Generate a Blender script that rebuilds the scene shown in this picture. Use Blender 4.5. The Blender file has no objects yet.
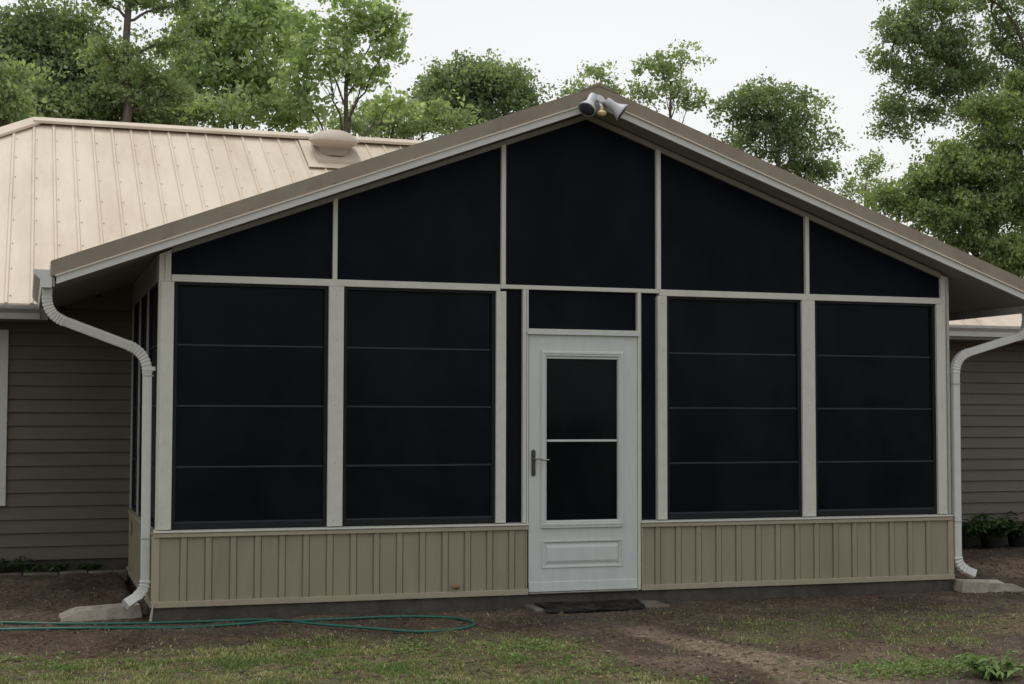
import bpy, bmesh, math, random
import numpy as np
from mathutils import Vector, Matrix
R = math.radians
rnd = random.Random(7)
nr = np.random.default_rng(11)
SC = bpy.context.scene
COL = SC.collection

# ------------------------------------------------------------------ camera
CP = Vector((-0.9017, -11.1974, 1.4998)); YAW = 0.314309; PIT = 0.049849; ROL = 0.002399; FPX = 1493.93
fw = Vector((math.sin(YAW)*math.cos(PIT), math.cos(YAW)*math.cos(PIT), math.sin(PIT)))
r0 = Vector((math.cos(YAW), -math.sin(YAW), 0)); u0 = r0.cross(fw)
cr = r0*math.cos(ROL)+u0*math.sin(ROL); cu = -r0*math.sin(ROL)+u0*math.cos(ROL)
cd = bpy.data.cameras.new('camera'); cam = bpy.data.objects.new('camera', cd); COL.objects.link(cam)
M = Matrix((cr, cu, -fw)).transposed().to_4x4(); M.translation = CP
cam.matrix_world = M
cd.sensor_width = 36; cd.lens = FPX/1024*36; cd.clip_end = 2000; cd.clip_start = 0.05
SC.camera = cam
def ray(a, b): return fw + cr*((a-512)/FPX) - cu*((b-342)/FPX)
def onY(a, b, Y): d = ray(a, b); return CP + d*((Y-CP.y)/d.y)
def onZ(a, b, Z): d = ray(a, b); return CP + d*((Z-CP.z)/d.z)

# ------------------------------------------------------------------ light
SUN_EL, SUN_AZ = R(68), R(-20)      # azimuth measured from +Y (behind the house) towards +X
W = bpy.data.worlds.new('World'); SC.world = W; W.use_nodes = True
nt = W.node_tree; nt.nodes.clear()
out = nt.nodes.new('ShaderNodeOutputWorld'); add = nt.nodes.new('ShaderNodeAddShader')
b1 = nt.nodes.new('ShaderNodeBackground'); b2 = nt.nodes.new('ShaderNodeBackground')
sky = nt.nodes.new('ShaderNodeTexSky'); sky.sky_type = 'NISHITA'; sky.sun_disc = False
sky.sun_elevation = SUN_EL; sky.sun_rotation = SUN_AZ; sky.air_density = 1.2; sky.dust_density = 4.0; sky.ozone_density = 1.0
b1.inputs['Strength'].default_value = 0.03
# cloud deck: pale grey-white with soft large variation
tc = nt.nodes.new('ShaderNodeTexCoord'); mp = nt.nodes.new('ShaderNodeMapping'); mp.inputs['Scale'].default_value = (1.2, 1.2, 3.0)
nz = nt.nodes.new('ShaderNodeTexNoise'); nz.inputs['Scale'].default_value = 1.6; nz.inputs['Detail'].default_value = 4
rp = nt.nodes.new('ShaderNodeValToRGB')
rp.color_ramp.elements[0].position = .3; rp.color_ramp.elements[0].color = (.875, .868, .852, 1)
rp.color_ramp.elements[1].position = .7; rp.color_ramp.elements[1].color = (1.0, .988, .965, 1)
nt.links.new(tc.outputs['Generated'], mp.inputs[0]); nt.links.new(mp.outputs[0], nz.inputs['Vector'])
nt.links.new(nz.outputs['Fac'], rp.inputs[0]); nt.links.new(rp.outputs[0], b2.inputs['Color'])
b2.inputs['Strength'].default_value = 0.86
nt.links.new(sky.outputs[0], b1.inputs['Color']); nt.links.new(b1.outputs[0], add.inputs[0]); nt.links.new(b2.outputs[0], add.inputs[1])
nt.links.new(add.outputs[0], out.inputs['Surface'])
sl = bpy.data.lights.new('sun', 'SUN'); sl.energy = 1.3; sl.angle = R(25); sl.color = (1, .975, .93)
so = bpy.data.objects.new('sun', sl); COL.objects.link(so)
sdir = Vector((math.sin(SUN_AZ)*math.cos(SUN_EL), math.cos(SUN_AZ)*math.cos(SUN_EL), math.sin(SUN_EL)))
so.rotation_euler = sdir.to_track_quat('Z', 'Y').to_euler()
so.location = (0, 0, 30)
vs = SC.view_settings; vs.view_transform = 'Standard'; vs.look = 'None'; vs.exposure = 0.0; vs.gamma = 1; vs.use_curve_mapping = False

# ------------------------------------------------------------------ materials
def mat(name, col, rough=.6, spec=.3, metal=0, var=.12, scale=6, bump=.0, bscale=60, stretch=(1, 1, 1), col2=None, cov=(.45, .6), detail=5):
    m = bpy.data.materials.new(name); m.use_nodes = True; n = m.node_tree; b = n.nodes['Principled BSDF']
    b.inputs['Roughness'].default_value = rough; b.inputs['Specular IOR Level'].default_value = spec; b.inputs['Metallic'].default_value = metal
    t = n.nodes.new('ShaderNodeTexCoord'); mpp = n.nodes.new('ShaderNodeMapping'); mpp.inputs['Scale'].default_value = stretch
    n.links.new(t.outputs['Object'], mpp.inputs[0])
    z = n.nodes.new('ShaderNodeTexNoise'); z.inputs['Scale'].default_value = scale; z.inputs['Detail'].default_value = detail; z.inputs['Roughness'].default_value = .65
    n.links.new(mpp.outputs[0], z.inputs['Vector'])
    r = n.nodes.new('ShaderNodeValToRGB'); e = r.color_ramp.elements
    e[0].position = .3; e[1].position = .7
    e[0].color = (*[c*(1-var) for c in col], 1); e[1].color = (*[min(1, c*(1+var)) for c in col], 1)
    n.links.new(z.outputs['Fac'], r.inputs[0]); last = r.outputs[0]
    if col2:
        z2 = n.nodes.new('ShaderNodeTexNoise'); z2.inputs['Scale'].default_value = scale*.37; z2.inputs['Detail'].default_value = 8; z2.inputs['Roughness'].default_value = .7
        n.links.new(mpp.outputs[0], z2.inputs['Vector'])
        r2 = n.nodes.new('ShaderNodeValToRGB'); r2.color_ramp.elements[0].position = cov[0]; r2.color_ramp.elements[1].position = cov[1]
        n.links.new(z2.outputs['Fac'], r2.inputs[0])
        mx = n.nodes.new('ShaderNodeMixRGB'); mx.inputs[2].default_value = (*col2, 1)
        n.links.new(r2.outputs[0], mx.inputs[0]); n.links.new(last, mx.inputs[1]); last = mx.outputs[0]
    n.links.new(last, b.inputs['Base Color'])
    if bump:
        z3 = n.nodes.new('ShaderNodeTexNoise'); z3.inputs['Scale'].default_value = bscale; z3.inputs['Detail'].default_value = 4
        n.links.new(mpp.outputs[0], z3.inputs['Vector'])
        bp = n.nodes.new('ShaderNodeBump'); bp.inputs['Strength'].default_value = bump; bp.inputs['Distance'].default_value = .01
        n.links.new(z3.outputs['Fac'], bp.inputs['Height']); n.links.new(bp.outputs[0], b.inputs['Normal'])
    return m
m_almond = mat('painted_almond_trim', (.54, .545, .485), .5, .3, var=.06, scale=9, bump=.12, bscale=35, col2=(.46, .45, .38), cov=(.56, .8))
m_white = mat('white_aluminium', (.56, .57, .54), .42, .4, var=.05, scale=12, bump=.1, bscale=25, col2=(.5, .5, .46), cov=(.58, .85))
m_white_shaded = mat('shaded_white_aluminium', (.36, .365, .345), .5, .35, var=.08, scale=10, bump=.1, bscale=25, col2=(.36, .36, .33), cov=(.5, .8))  # darker copy of the white aluminium, with shade put into the colour
m_door = mat('painted_door_white', (.52, .55, .535), .5, .3, var=.05, scale=14, bump=.18, bscale=140, stretch=(1, 1, .25), col2=(.47, .49, .46), cov=(.55, .8))
m_tan = mat('tan_vinyl_siding', (.280, .246, .174), .55, .3, var=.07, scale=9, bump=.25, bscale=90, stretch=(1, 1, .2), col2=(.225, .198, .138), cov=(.5, .78))
m_tantrim = mat('tan_trim', (.34, .30, .215), .5, .35, var=.06, scale=9, bump=.1, bscale=40, col2=(.3, .25, .18), cov=(.5, .8))
m_lap = mat('greige_lap_siding', (.125, .114, .089), .6, .25, var=.07, scale=5, bump=.3, bscale=60, stretch=(.25, 1, 2), col2=(.095, .085, .067), cov=(.5, .8))  # greige siding colour, darkened further for the shade under the eaves
m_roof = mat('tan_metal_roofing', (.60, .515, .415), .55, .3, var=.035, scale=2.2, bump=.06, bscale=14, stretch=(2.2, .5, .5), col2=(.47, .385, .29), cov=(.43, .70), detail=8)
m_rake = mat('weathered_tan_flashing', (.265, .228, .172), .5, .35, var=.08, scale=6, bump=.12, bscale=20, col2=(.21, .165, .125), cov=(.45, .75))
m_dome = mat('chalky_tan_dome', (.44, .38, .31), .6, .3, var=.06, scale=6, bump=.1, bscale=20)
m_hem = mat('light_hem', (.60, .54, .45), .45, .4, var=.05)  # paler tan: the sky catching the lip is put into the colour
m_conc = mat('concrete', (.40, .36, .30), .9, .2, var=.14, scale=14, bump=.5, bscale=70, col2=(.22, .19, .16), cov=(.45, .7))
m_slab = mat('dark_concrete', (.082, .077, .064), .9, .2, var=.2, scale=9, bump=.5, bscale=60, col2=(.05, .048, .043), cov=(.42, .65))  # stained concrete; shadow at the foundations is also put into its dark colour
m_soffit = mat('soffit_vinyl', (.26, .265, .24), .6, .25, var=.05, scale=6, bump=.1, bscale=20)  # white soffit, its colour darkened for the shade beneath the overhangs
m_bronze = mat('bronze_screen_frame', (.014, .016, .018), .6, .15, var=.15, scale=20, bump=.05)
m_rail = mat('vinyl_sash_rail', (.021, .025, .034), .55, .3, var=.15, scale=12, bump=.05)
m_black = mat('black_plastic', (.010, .010, .011), .6, .3, var=.3, scale=20, bump=.2, bscale=50)
m_rubber = mat('rubber_mat', (.016, .016, .017), .9, .1, var=.5, scale=30, bump=1, bscale=220, col2=(.06, .048, .036), cov=(.47, .62))
m_flag = mat('muddy_concrete', (.20, .18, .15), .9, .15, var=.2, scale=14, bump=.6, bscale=60, col2=(.10, .08, .06), cov=(.42, .6))
m_hose = mat('green_hose', (.012, .105, .078), .4, .45, var=.15, scale=10, bump=.1, bscale=80, col2=(.03, .08, .06), cov=(.5, .8))
m_brass = mat('dark_bronze_handle', (.07, .065, .06), .35, .5, metal=.8, var=.2, scale=30)
m_steel = mat('worn_steel_lever', (.35, .34, .32), .3, .5, metal=1, var=.1, scale=30)
m_lampw = mat('lamp_white', (.52, .53, .56), .4, .4, var=.06, scale=30, bump=.1, bscale=60, col2=(.36, .36, .37), cov=(.5, .8))
m_lens = mat('dark_lamp_glass', (.06, .063, .075), .25, .5, var=.2, scale=40)
m_sensor = mat('amber_sensor_lens', (.62, .52, .25), .3, .5, var=.1, scale=40)
m_bark = mat('bark', (.13, .11, .09), .9, .15, var=.3, scale=5, bump=1, bscale=14, stretch=(4, 4, .6), col2=(.2, .18, .16), cov=(.5, .7))
m_soilp = mat('potting_soil', (.04, .03, .024), .95, .1, var=.4, scale=30, bump=1, bscale=60)
m_litter = mat('dry_leaves', (.26, .18, .10), .8, .2, var=.5, scale=9, col2=(.13, .085, .05), cov=(.45, .6))

def mat_pane(name, tcol, rough, spec, wav=.15, sc=3.0, blue=1.0):
    """tinted film: a dark half-transparent sheet that lets the room behind show faintly"""
    m = bpy.data.materials.new(name); m.use_nodes = True; n = m.node_tree; b = n.nodes['Principled BSDF']
    b.inputs['Base Color'].default_value = (.007, .009, .015, 1); b.inputs['Roughness'].default_value = rough; b.inputs['Specular IOR Level'].default_value = spec
    t = n.nodes.new('ShaderNodeTexCoord'); z = n.nodes.new('ShaderNodeTexNoise'); z.inputs['Scale'].default_value = sc; z.inputs['Detail'].default_value = 3
    n.links.new(t.outputs['Object'], z.inputs['Vector'])
    bp = n.nodes.new('ShaderNodeBump'); bp.inputs['Strength'].default_value = wav; bp.inputs['Distance'].default_value = .02
    n.links.new(z.outputs['Fac'], bp.inputs['Height']); n.links.new(bp.outputs[0], b.inputs['Normal'])
    # dust film
    z2 = n.nodes.new('ShaderNodeTexNoise'); z2.inputs['Scale'].default_value = 1.1; z2.inputs['Detail'].default_value = 6; z2.inputs['Roughness'].default_value = .65
    mp_ = n.nodes.new('ShaderNodeMapping'); mp_.inputs['Scale'].default_value = (1.6, 1.6, .8); n.links.new(t.outputs['Object'], mp_.inputs[0]); n.links.new(mp_.outputs[0], z2.inputs['Vector'])
    r = n.nodes.new('ShaderNodeValToRGB'); e = r.color_ramp.elements; e[0].position = .36; e[1].position = .74
    e[0].color = (.0022, .0034, .0068*blue, 1); e[1].color = (.0075, .0095, .0155*blue, 1)
    n.links.new(z2.outputs['Fac'], r.inputs[0]); n.links.new(r.outputs[0], b.inputs['Base Color'])
    tr = n.nodes.new('ShaderNodeBsdfTransparent'); tr.inputs[0].default_value = (*tcol, 1)
    mx = n.nodes.new('ShaderNodeAddShader'); o = n.nodes['Material Output']
    n.links.new(b.outputs[0], mx.inputs[0]); n.links.new(tr.outputs[0], mx.inputs[1]); n.links.new(mx.outputs[0], o.inputs['Surface'])
    return m
m_screen = mat_pane('dark_insect_screen', (.10, .105, .115), .55, .07, .05, 6)
m_vinyl = mat_pane('tinted_vinyl_film', (.10, .10, .11), .22, .06, .35, 2.2, .85)
m_glass = mat_pane('door_glass', (.10, .10, .11), .08, .08, .02, 1, .7)

def mat_leaf(name, c1, c2, transl=.45):
    m = bpy.data.materials.new(name); m.use_nodes = True; n = m.node_tree; b = n.nodes['Principled BSDF']
    a = n.nodes.new('ShaderNodeAttribute'); a.attribute_name = 'tint'
    r = n.nodes.new('ShaderNodeValToRGB'); r.color_ramp.elements[0].color = (*c1, 1); r.color_ramp.elements[1].color = (*c2, 1)
    n.links.new(a.outputs['Fac'], r.inputs[0]); n.links.new(r.outputs[0], b.inputs['Base Color'])
    b.inputs['Roughness'].default_value = .5; b.inputs['Specular IOR Level'].default_value = .25
    t = n.nodes.new('ShaderNodeBsdfTranslucent')
    h = n.nodes.new('ShaderNodeMixRGB'); h.blend_type = 'MULTIPLY'; h.inputs[0].default_value = 1; h.inputs[2].default_value = (1.1, 1.15, .6, 1)
    n.links.new(r.outputs[0], h.inputs[1]); n.links.new(h.outputs[0], t.inputs[0])
    mx = n.nodes.new('ShaderNodeMixShader'); mx.inputs[0].default_value = transl; o = n.nodes['Material Output']
    n.links.new(b.outputs[0], mx.inputs[1]); n.links.new(t.outputs[0], mx.inputs[2]); n.links.new(mx.outputs[0], o.inputs['Surface'])
    return m
lf_bright = mat_leaf('fresh_green_leaves', (.31, .42, .23), (.62, .72, .46), .58)  # tree leaf colours are paled: haze and glare are put into them
lf_mid = mat_leaf('mid_green_leaves', (.22, .30, .16), (.48, .56, .34), .55)
lf_dark = mat_leaf('dark_oak_leaves', (.15, .21, .12), (.37, .45, .27), .55)
lf_yel = mat_leaf('yellow_green_leaves', (.155, .225, .095), (.37, .445, .21), .5)
lf_grass = mat_leaf('grass_blades', (.11, .185, .05), (.48, .42, .23), .35)
lf_clover = mat_leaf('clover_leaves', (.075, .15, .035), (.22, .32, .10), .3)
lf_shrub = mat_leaf('shrub_leaves', (.025, .06, .02), (.075, .13, .04), .25)

# ------------------------------------------------------------------ helpers
class MB:
    def __init__(s): s.v = []; s.f = []
    def box(s, x0, x1, y0, y1, z0, z1):
        i = len(s.v)
        s.v += [(x0, y0, z0), (x1, y0, z0), (x1, y1, z0), (x0, y1, z0), (x0, y0, z1), (x1, y0, z1), (x1, y1, z1), (x0, y1, z1)]
        s.f += [tuple(i+k for k in q) for q in ((0, 3, 2, 1), (4, 5, 6, 7), (0, 1, 5, 4), (1, 2, 6, 5), (2, 3, 7, 6), (3, 0, 4, 7))]
        return s
    def prism(s, pts, d):
        """closed polygon of 3D points swept along vector d"""
        i = len(s.v); n = len(pts); d = Vector(d)
        s.v += [tuple(p) for p in pts] + [tuple(Vector(p)+d) for p in pts]
        s.f.append(tuple(range(i+n-1, i-1, -1))); s.f.append(tuple(range(i+n, i+2*n)))
        for k in range(n):
            a, b = i+k, i+(k+1) % n; s.f.append((a, b, b+n, a+n))
        return s
    def tube(s, pts, rad, seg=8, sq=None, cap=True, up=(0, 0, 1)):
        """sweep; rad number or list; sq=(w,h) rectangular-ish section; returns self"""
        pts = [Vector(p) for p in pts]; n = len(pts)
        if not hasattr(rad, '__len__'): rad = [rad]*n
        i = len(s.v); up = Vector(up); prev = None
        for k, p in enumerate(pts):
            t = (pts[min(k+1, n-1)]-pts[max(k-1, 0)])
            if t.length < 1e-9: t = Vector((0, 0, 1))
            t.normalize()
            if prev is None:
                a = t.cross(up)
                if a.length < 1e-3: a = t.cross(Vector((0, 1, 0)))
                a.normalize()
            else:
                a = (prev-t*prev.dot(t)).normalized()
            prev = a; b = t.cross(a)
            for j in range(seg):
                if sq:
                    c = sq[j]; s.v.append(tuple(p+a*c[0]*rad[k]+b*c[1]*rad[k]))
                else:
                    an = 2*math.pi*j/seg; s.v.append(tuple(p+a*math.cos(an)*rad[k]+b*math.sin(an)*rad[k]))
        for k in range(n-1):
            for j in range(seg):
                a_ = i+k*seg+j; b_ = i+k*seg+(j+1) % seg
                s.f.append((a_, b_, b_+seg, a_+seg))
        if cap:
            s.f.append(tuple(range(i+seg-1, i-1, -1))); s.f.append(tuple(range(i+(n-1)*seg, i+n*seg)))
        return s
    def lathe(s, prof, org=(0, 0, 0), seg=32, M=None):
        i = len(s.v); org = Vector(org)
        for (r, z) in prof:
            for j in range(seg):
                an = 2*math.pi*j/seg; p = Vector((r*math.cos(an), r*math.sin(an), z))
                if M: p = M @ p
                s.v.append(tuple(org+p))
        for k in range(len(prof)-1):
            for j in range(seg):
                a = i+k*seg+j; b = i+k*seg+(j+1) % seg; s.f.append((a, b, b+seg, a+seg))
        s.f.append(tuple(range(i+seg-1, i-1, -1))); s.f.append(tuple(range(i+(len(prof)-1)*seg, i+len(prof)*seg)))
        return s
    def build(s, name, m, parent=None, bevel=0, smooth=False, recalc=True):
        me = bpy.data.meshes.new(name); me.from_pydata(s.v, [], s.f); me.materials.append(m)
        if recalc:
            bm = bmesh.new(); bm.from_mesh(me); bmesh.ops.recalc_face_normals(bm, faces=bm.faces); bm.to_mesh(me); bm.free()
        if smooth:
            me.polygons.foreach_set('use_smooth', [True]*len(me.polygons))
            try: me.set_sharp_from_angle(angle=R(40))
            except Exception: pass
        o = bpy.data.objects.new(name, me); COL.objects.link(o)
        if parent: o.parent = parent
        if bevel:
            b = o.modifiers.new('bevel', 'BEVEL'); b.width = bevel; b.segments = 2; b.limit_method = 'ANGLE'; b.angle_limit = R(40)
        return o
def tag(o, label=None, cat=None, group=None, kind=None):
    if label: o['label'] = label
    if cat: o['category'] = cat
    if group: o['group'] = group
    if kind: o['kind'] = kind
    return o
def empty(name, label, cat, loc=(0, 0, 0), group=None):
    o = bpy.data.objects.new(name, None); COL.objects.link(o); o.location = loc; o.empty_display_size = .1
    return tag(o, label, cat, group)
def shift(o):  # children built in world coordinates under a moved empty
    for c in o.children: c.matrix_parent_inverse = Matrix.Translation(o.location).inverted()
def bez(pts, n=12):
    """Catmull-Rom through points"""
    P = [Vector(p) for p in pts]; P = [P[0]*2-P[1]]+P+[P[-1]*2-P[-2]]; o = []
    for k in range(1, len(P)-2):
        for i in range(n):
            t = i/n; a, b, c, d = P[k-1], P[k], P[k+1], P[k+2]
            o.append(.5*((2*b)+(c-a)*t+(2*a-5*b+4*c-d)*t*t+(3*b-a-3*c+d)*t**3))
    o.append(P[-2]); return o
def vnoise(x, y, s=1.0, seed=0):
    """smooth value noise with numpy"""
    x = np.asarray(x)*s; y = np.asarray(y)*s
    xi = np.floor(x).astype(np.int64); yi = np.floor(y).astype(np.int64); fx = x-xi; fy = y-yi
    fx = fx*fx*(3-2*fx); fy = fy*fy*(3-2*fy)
    def h(a, b):
        v = (a*374761393 + b*668265263 + seed*982451653) & 0xffffffff
        v = ((v ^ (v >> 13))*1274126177) & 0xffffffff
        return ((v ^ (v >> 16)) & 0xffff)/65535.
    return (h(xi, yi)*(1-fx)+h(xi+1, yi)*fx)*(1-fy)+(h(xi, yi+1)*(1-fx)+h(xi+1, yi+1)*fx)*fy
def fbm(x, y, s, seed=0, o=4):
    t = 0; a = .5; n = 0
    for k in range(o): t = t+a*vnoise(x, y, s*2**k, seed+k); n += a; a *= .55
    return t/n
def sstep(a, b, x): t = np.clip((x-a)/(b-a), 0, 1); return t*t*(3-2*t)

# ------------------------------------------------------------------ ground
def gz(x, y):
    x = np.asarray(x, float); y = np.asarray(y, float)
    z = .125*sstep(.35, 2.2, y)
    inside = sstep(-.12, .0, x)*(1-sstep(6.75, 6.87, x))
    z = z*(1-inside)
    near = (1-sstep(9, 14, np.abs(x-3)))*(1-sstep(8, 12, np.abs(y)))
    rough = (fbm(x, y, 3.1, 3)-.5)*.035+(fbm(x, y, 14, 9)-.5)*.016
    return z+near*rough
def pathmask(x, y):
    n = fbm(x, y, 1.7, 121); c = 3.34-(y+1.7)*.10; w_ = .20+.06*(-1.7-y)
    m = (1-sstep(w_*.6, w_*1.35, np.abs(x-c+(n-.5)*.35)))*sstep(-.7, -1.9, y)
    return np.clip(m*(.45+.9*fbm(x, y, 6, 131)), 0, 1)
def grassmask(x, y):
    """0 bare soil .. 1 turf"""
    n = fbm(x, y, 1.1, 21); n2 = fbm(x, y, 5, 31)
    # front lawn: starts ~0.9 m before the porch, breaks up towards the right
    edge = -1.0-.06*(x-0)-.45*sstep(1.8, 3.2, x)*0
    m = sstep(.3, -1.1, y-edge-(n-.5)*2.2)
    m = m*(1-.0*x)
    # worn dirt track running from the door to the lower right of the yard
    cx = 3.3+.12*(y+1.5)
    tx = x-(3.05-(y+1.2)*.06)
    track = (1-sstep(.30, .75, np.abs(tx+(n-.5)*.35)))*sstep(-.3, -1.2, y)
    bare_r = sstep(2.7, 3.3, x)*(1-sstep(5.5, 8, x))
    patch = sstep(.52, .66, fbm(x, y, 1.6, 57))
    track = np.maximum(track, pathmask(x, y))
    m = m*(1-track)*(1-bare_r*(1-.75*patch))
    # green clover strip in the near right corner
    cl = np.exp(-((x-4.15)/.5)**2)*np.exp(-((y+3.42)/.25)**2)
    m = np.maximum(m, np.clip(cl*1.2, 0, 1)*sstep(.3, .6, n2+.2))
    sp = np.exp(-((x-5.0)/1.7)**2)*np.exp(-((y+1.7)/.55)**2)
    m = np.maximum(m, .48*sp*(1-track))
    return np.clip(m*(.45+.9*n2), 0, 1)
xs = np.concatenate([[-900, -400, -150, -60, -30, -16, -10, -7, -5], np.arange(-3.2, 9.6, .035), [10, 11, 13, 16, 24, 40, 80, 200, 450, 900]])
ys = np.concatenate([[-900, -400, -150, -60, -30, -16, -10, -7, -5.4], np.arange(-4.8, 3.0, .035), [3.5, 5, 8, 13, 20, 40, 80, 200, 450, 900]])
X, Y = np.meshgrid(xs, ys); Z = gz(X, Y)
nx, ny = len(xs), len(ys)
me = bpy.data.meshes.new('ground')
V = np.stack([X, Y, Z], -1).reshape(-1, 3)
I = np.arange(nx*ny).reshape(ny, nx); F = np.stack([I[:-1, :-1], I[:-1, 1:], I[1:, 1:], I[1:, :-1]], -1).reshape(-1, 4)
def fast_mesh(me, V, F, tint=None, attr='tint'):
    k = F.shape[1]
    me.vertices.add(len(V)); me.vertices.foreach_set('co', V.astype(np.float32).ravel())
    me.loops.add(F.size); me.loops.foreach_set('vertex_index', F.astype(np.int32).ravel())
    me.polygons.add(len(F)); me.polygons.foreach_set('loop_start', (np.arange(len(F))*k).astype(np.int32))
    try: me.polygons.foreach_set('loop_total', np.full(len(F), k, np.int32))
    except Exception: pass
    me.update(calc_edges=True)
    if tint is not None:
        a = me.attributes.new(attr, 'FLOAT', 'POINT'); a.data.foreach_set('value', tint.astype(np.float32).ravel())
fast_mesh(me, V, F, grassmask(X, Y), 'turf')
pa = me.attributes.new('worn', 'FLOAT', 'POINT'); pa.data.foreach_set('value', pathmask(X, Y).astype(np.float32).ravel())
me.polygons.foreach_set('use_smooth', [True]*len(F))
g = bpy.data.objects.new('ground', me); COL.objects.link(g); tag(g, kind='structure')
mg = bpy.data.materials.new('soil_and_turf'); mg.use_nodes = True; n = mg.node_tree; b = n.nodes['Principled BSDF']
b.inputs['Roughness'].default_value = .95; b.inputs['Specular IOR Level'].default_value = .1
t = n.nodes.new('ShaderNodeTexCoord')
def noise(s, d=6, r_=.65):
    z = n.nodes.new('ShaderNodeTexNoise'); z.inputs['Scale'].default_value = s; z.inputs['Detail'].default_value = d; z.inputs['Roughness'].default_value = r_
    n.links.new(t.outputs['Object'], z.inputs['Vector']); return z.outputs['Fac']
def ramp(src, stops):
    r = n.nodes.new('ShaderNodeValToRGB'); e = r.color_ramp.elements
    while len(e) < len(stops): e.new(.5)
    for k, (p, c) in enumerate(stops): e[k].position = p; e[k].color = (*c, 1)
    n.links.new(src, r.inputs[0]); return r.outputs[0]
def mix(f, a, b_, mode='MIX'):
    x = n.nodes.new('ShaderNodeMixRGB'); x.blend_type = mode
    if isinstance(f, float): x.inputs[0].default_value = f
    else: n.links.new(f, x.inputs[0])
    n.links.new(a, x.inputs[1]); n.links.new(b_, x.inputs[2]); return x.outputs[0]
soil = ramp(noise(1.3), [(.32, (.058, .042, .032)), (.5, (.108, .080, .060)), (.68, (.19, .145, .11))])
fine = ramp(noise(26, 8, .8), [(.36, (.32, .30, .29)), (.5, (1, 1, 1)), (.62, (1.85, 1.75, 1.6))])
soil = mix(1.0, soil, fine, 'MULTIPLY')
moss = ramp(noise(4, 7, .7), [(.4, (.085, .088, .038)), (.6, (.19, .165, .09))])
moss = mix(1.0, moss, fine, 'MULTIPLY')
at_ = n.nodes.new('ShaderNodeAttribute'); at_.attribute_name = 'turf'
mm = n.nodes.new('ShaderNodeMath'); mm.operation = 'MULTIPLY_ADD'; mm.inputs[1].default_value = .8; mm.inputs[2].default_value = 0.0; n.links.new(at_.outputs['Fac'], mm.inputs[0])
greyp = ramp(noise(.9, 5), [(.5, (0, 0, 0)), (.68, (.55, .55, .55))])
grey = ramp(noise(9, 5), [(.4, (.085, .078, .07)), (.6, (.15, .135, .118))])
soil = mix(greyp, soil, grey)
at2 = n.nodes.new('ShaderNodeAttribute'); at2.attribute_name = 'worn'
worn = ramp(noise(3.0), [(.35, (.18, .14, .105)), (.65, (.30, .24, .185))]); worn = mix(1.0, worn, fine, 'MULTIPLY')
soil = mix(at2.outputs['Fac'], soil, worn)
n.links.new(mix(mm.outputs[0], soil, moss), b.inputs['Base Color'])
bp = n.nodes.new('ShaderNodeBump'); bp.inputs['Strength'].default_value = 1; bp.inputs['Distance'].default_value = .025
n.links.new(noise(38, 6, .8), bp.inputs['Height']); n.links.new(bp.outputs[0], b.inputs['Normal'])
me.materials.append(mg)

# ------------------------------------------------------------------ main house
WH = 6.75; D = 2.73; XA = WH/2
EY, EZ, PM, RY = 2.2, 2.455, .59, 6.1                 # eave line, pitch, ridge line
RZ = EZ+PM*(RY-EY); RXL, RXR = -.88, 5.1; HX = RY-EY
XL, XR = RXL-HX, RXR+HX+1.6
house = empty('house', 'long tan metal roofed house with greige lap siding behind the screened porch', 'house', (XA, 6, 0))
def lapwall(x0, x1, y, z0, z1, face=-1):
    mb = MB(); s = .1182; z = z0
    prof = []
    while z < z1-.001:
        zt = min(z+s, z1); prof += [(y+face*.024, z), (y+face*.022, z+.006), (y+face*.004, zt-.008), (y+face*.0, zt-.001)]; z = zt
    pts = [(x0, a, b_) for a, b_ in prof]+[(x0, y+.12, z1), (x0, y+.12, z0)]
    mb.prism(pts, (x1-x0, 0, 0)); return mb
WXL, WXR = XL+.45, XR-.45
# wall with lap courses; course joints line up with the photo's (lines at z .556+.1275k)
lapwall(WXL, WXR, D, .227, 2.45).build('wall', m_lap, house)
gw = MB(); zz_ = 2.451
while zz_ < 3.75:      # wall continues up under the porch gable
    z2_ = zz_+.1182; hw = min(XA+.73, (3.925-zz_)/.372)
    gw.box(XA-hw, XA+hw, D-.022, D+.1, zz_, z2_-.001); zz_ = z2_
gw.build('gable_wall', m_lap, house)
MB().box(WXL+.0, WXR, D+.002, D+.10, -.05, .2265).build('foundation', m_slab, house)
MB().box(WXL+.01, WXR-.01, 2*RY-D-.1, 2*RY-D+.02, 0, 2.45).build('wall', m_lap, house)
MB().box(WXL, WXL+.1, D+.121, 2*RY-D-.101, 0, 2.45).build('wall', m_lap, house)
MB().box(WXR-.1, WXR, D+.121, 2*RY-D-.101, 0, 2.45).build('wall', m_lap, house)
# roof: ribbed metal on four slopes
def ribbed(x0, x1, zedge, topf, pitch_pt, mb, th=.02):
    pass
roof = MB()
def P(x, y): return (x, y, EZ+PM*(y-EY))
th = .03
pr = [(XL, EY), (XR, EY), (RXR, RY), (RXL, RY)]
def slab(mb, pts, th=.03):
    mb.prism([(a, b_, c-th) for a, b_, c in pts], (0, 0, th))
XE0, XE1 = -.752, 7.50
AT = 4.105; sL, sR = .3725, .358; zL = AT-sL*(XA-XE0); zR = AT-sR*(XE1-XA)
def vyy(z): return EY+(z-EZ)/PM
for poly in ([(XL, EY), (XE0, EY), (XE0, vyy(zL)-.06), (XA, vyy(AT)-.06), (XA, RY), (RXL, RY)], [(XE1, EY), (XR, EY), (RXR, RY), (XA, RY), (XA, vyy(AT)-.06), (XE1, vyy(zR)-.06)]):
    slab(roof, [P(*q) for q in poly])
def valleyY(x):
    if XE0 < x < XE1: return vyy(AT-(sL*(XA-x) if x < XA else sR*(x-XA)))-.02
    return EY-.012
slab(roof, [(x, 2*RY-y, EZ+PM*(y-EY)) for x, y in pr])
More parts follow.
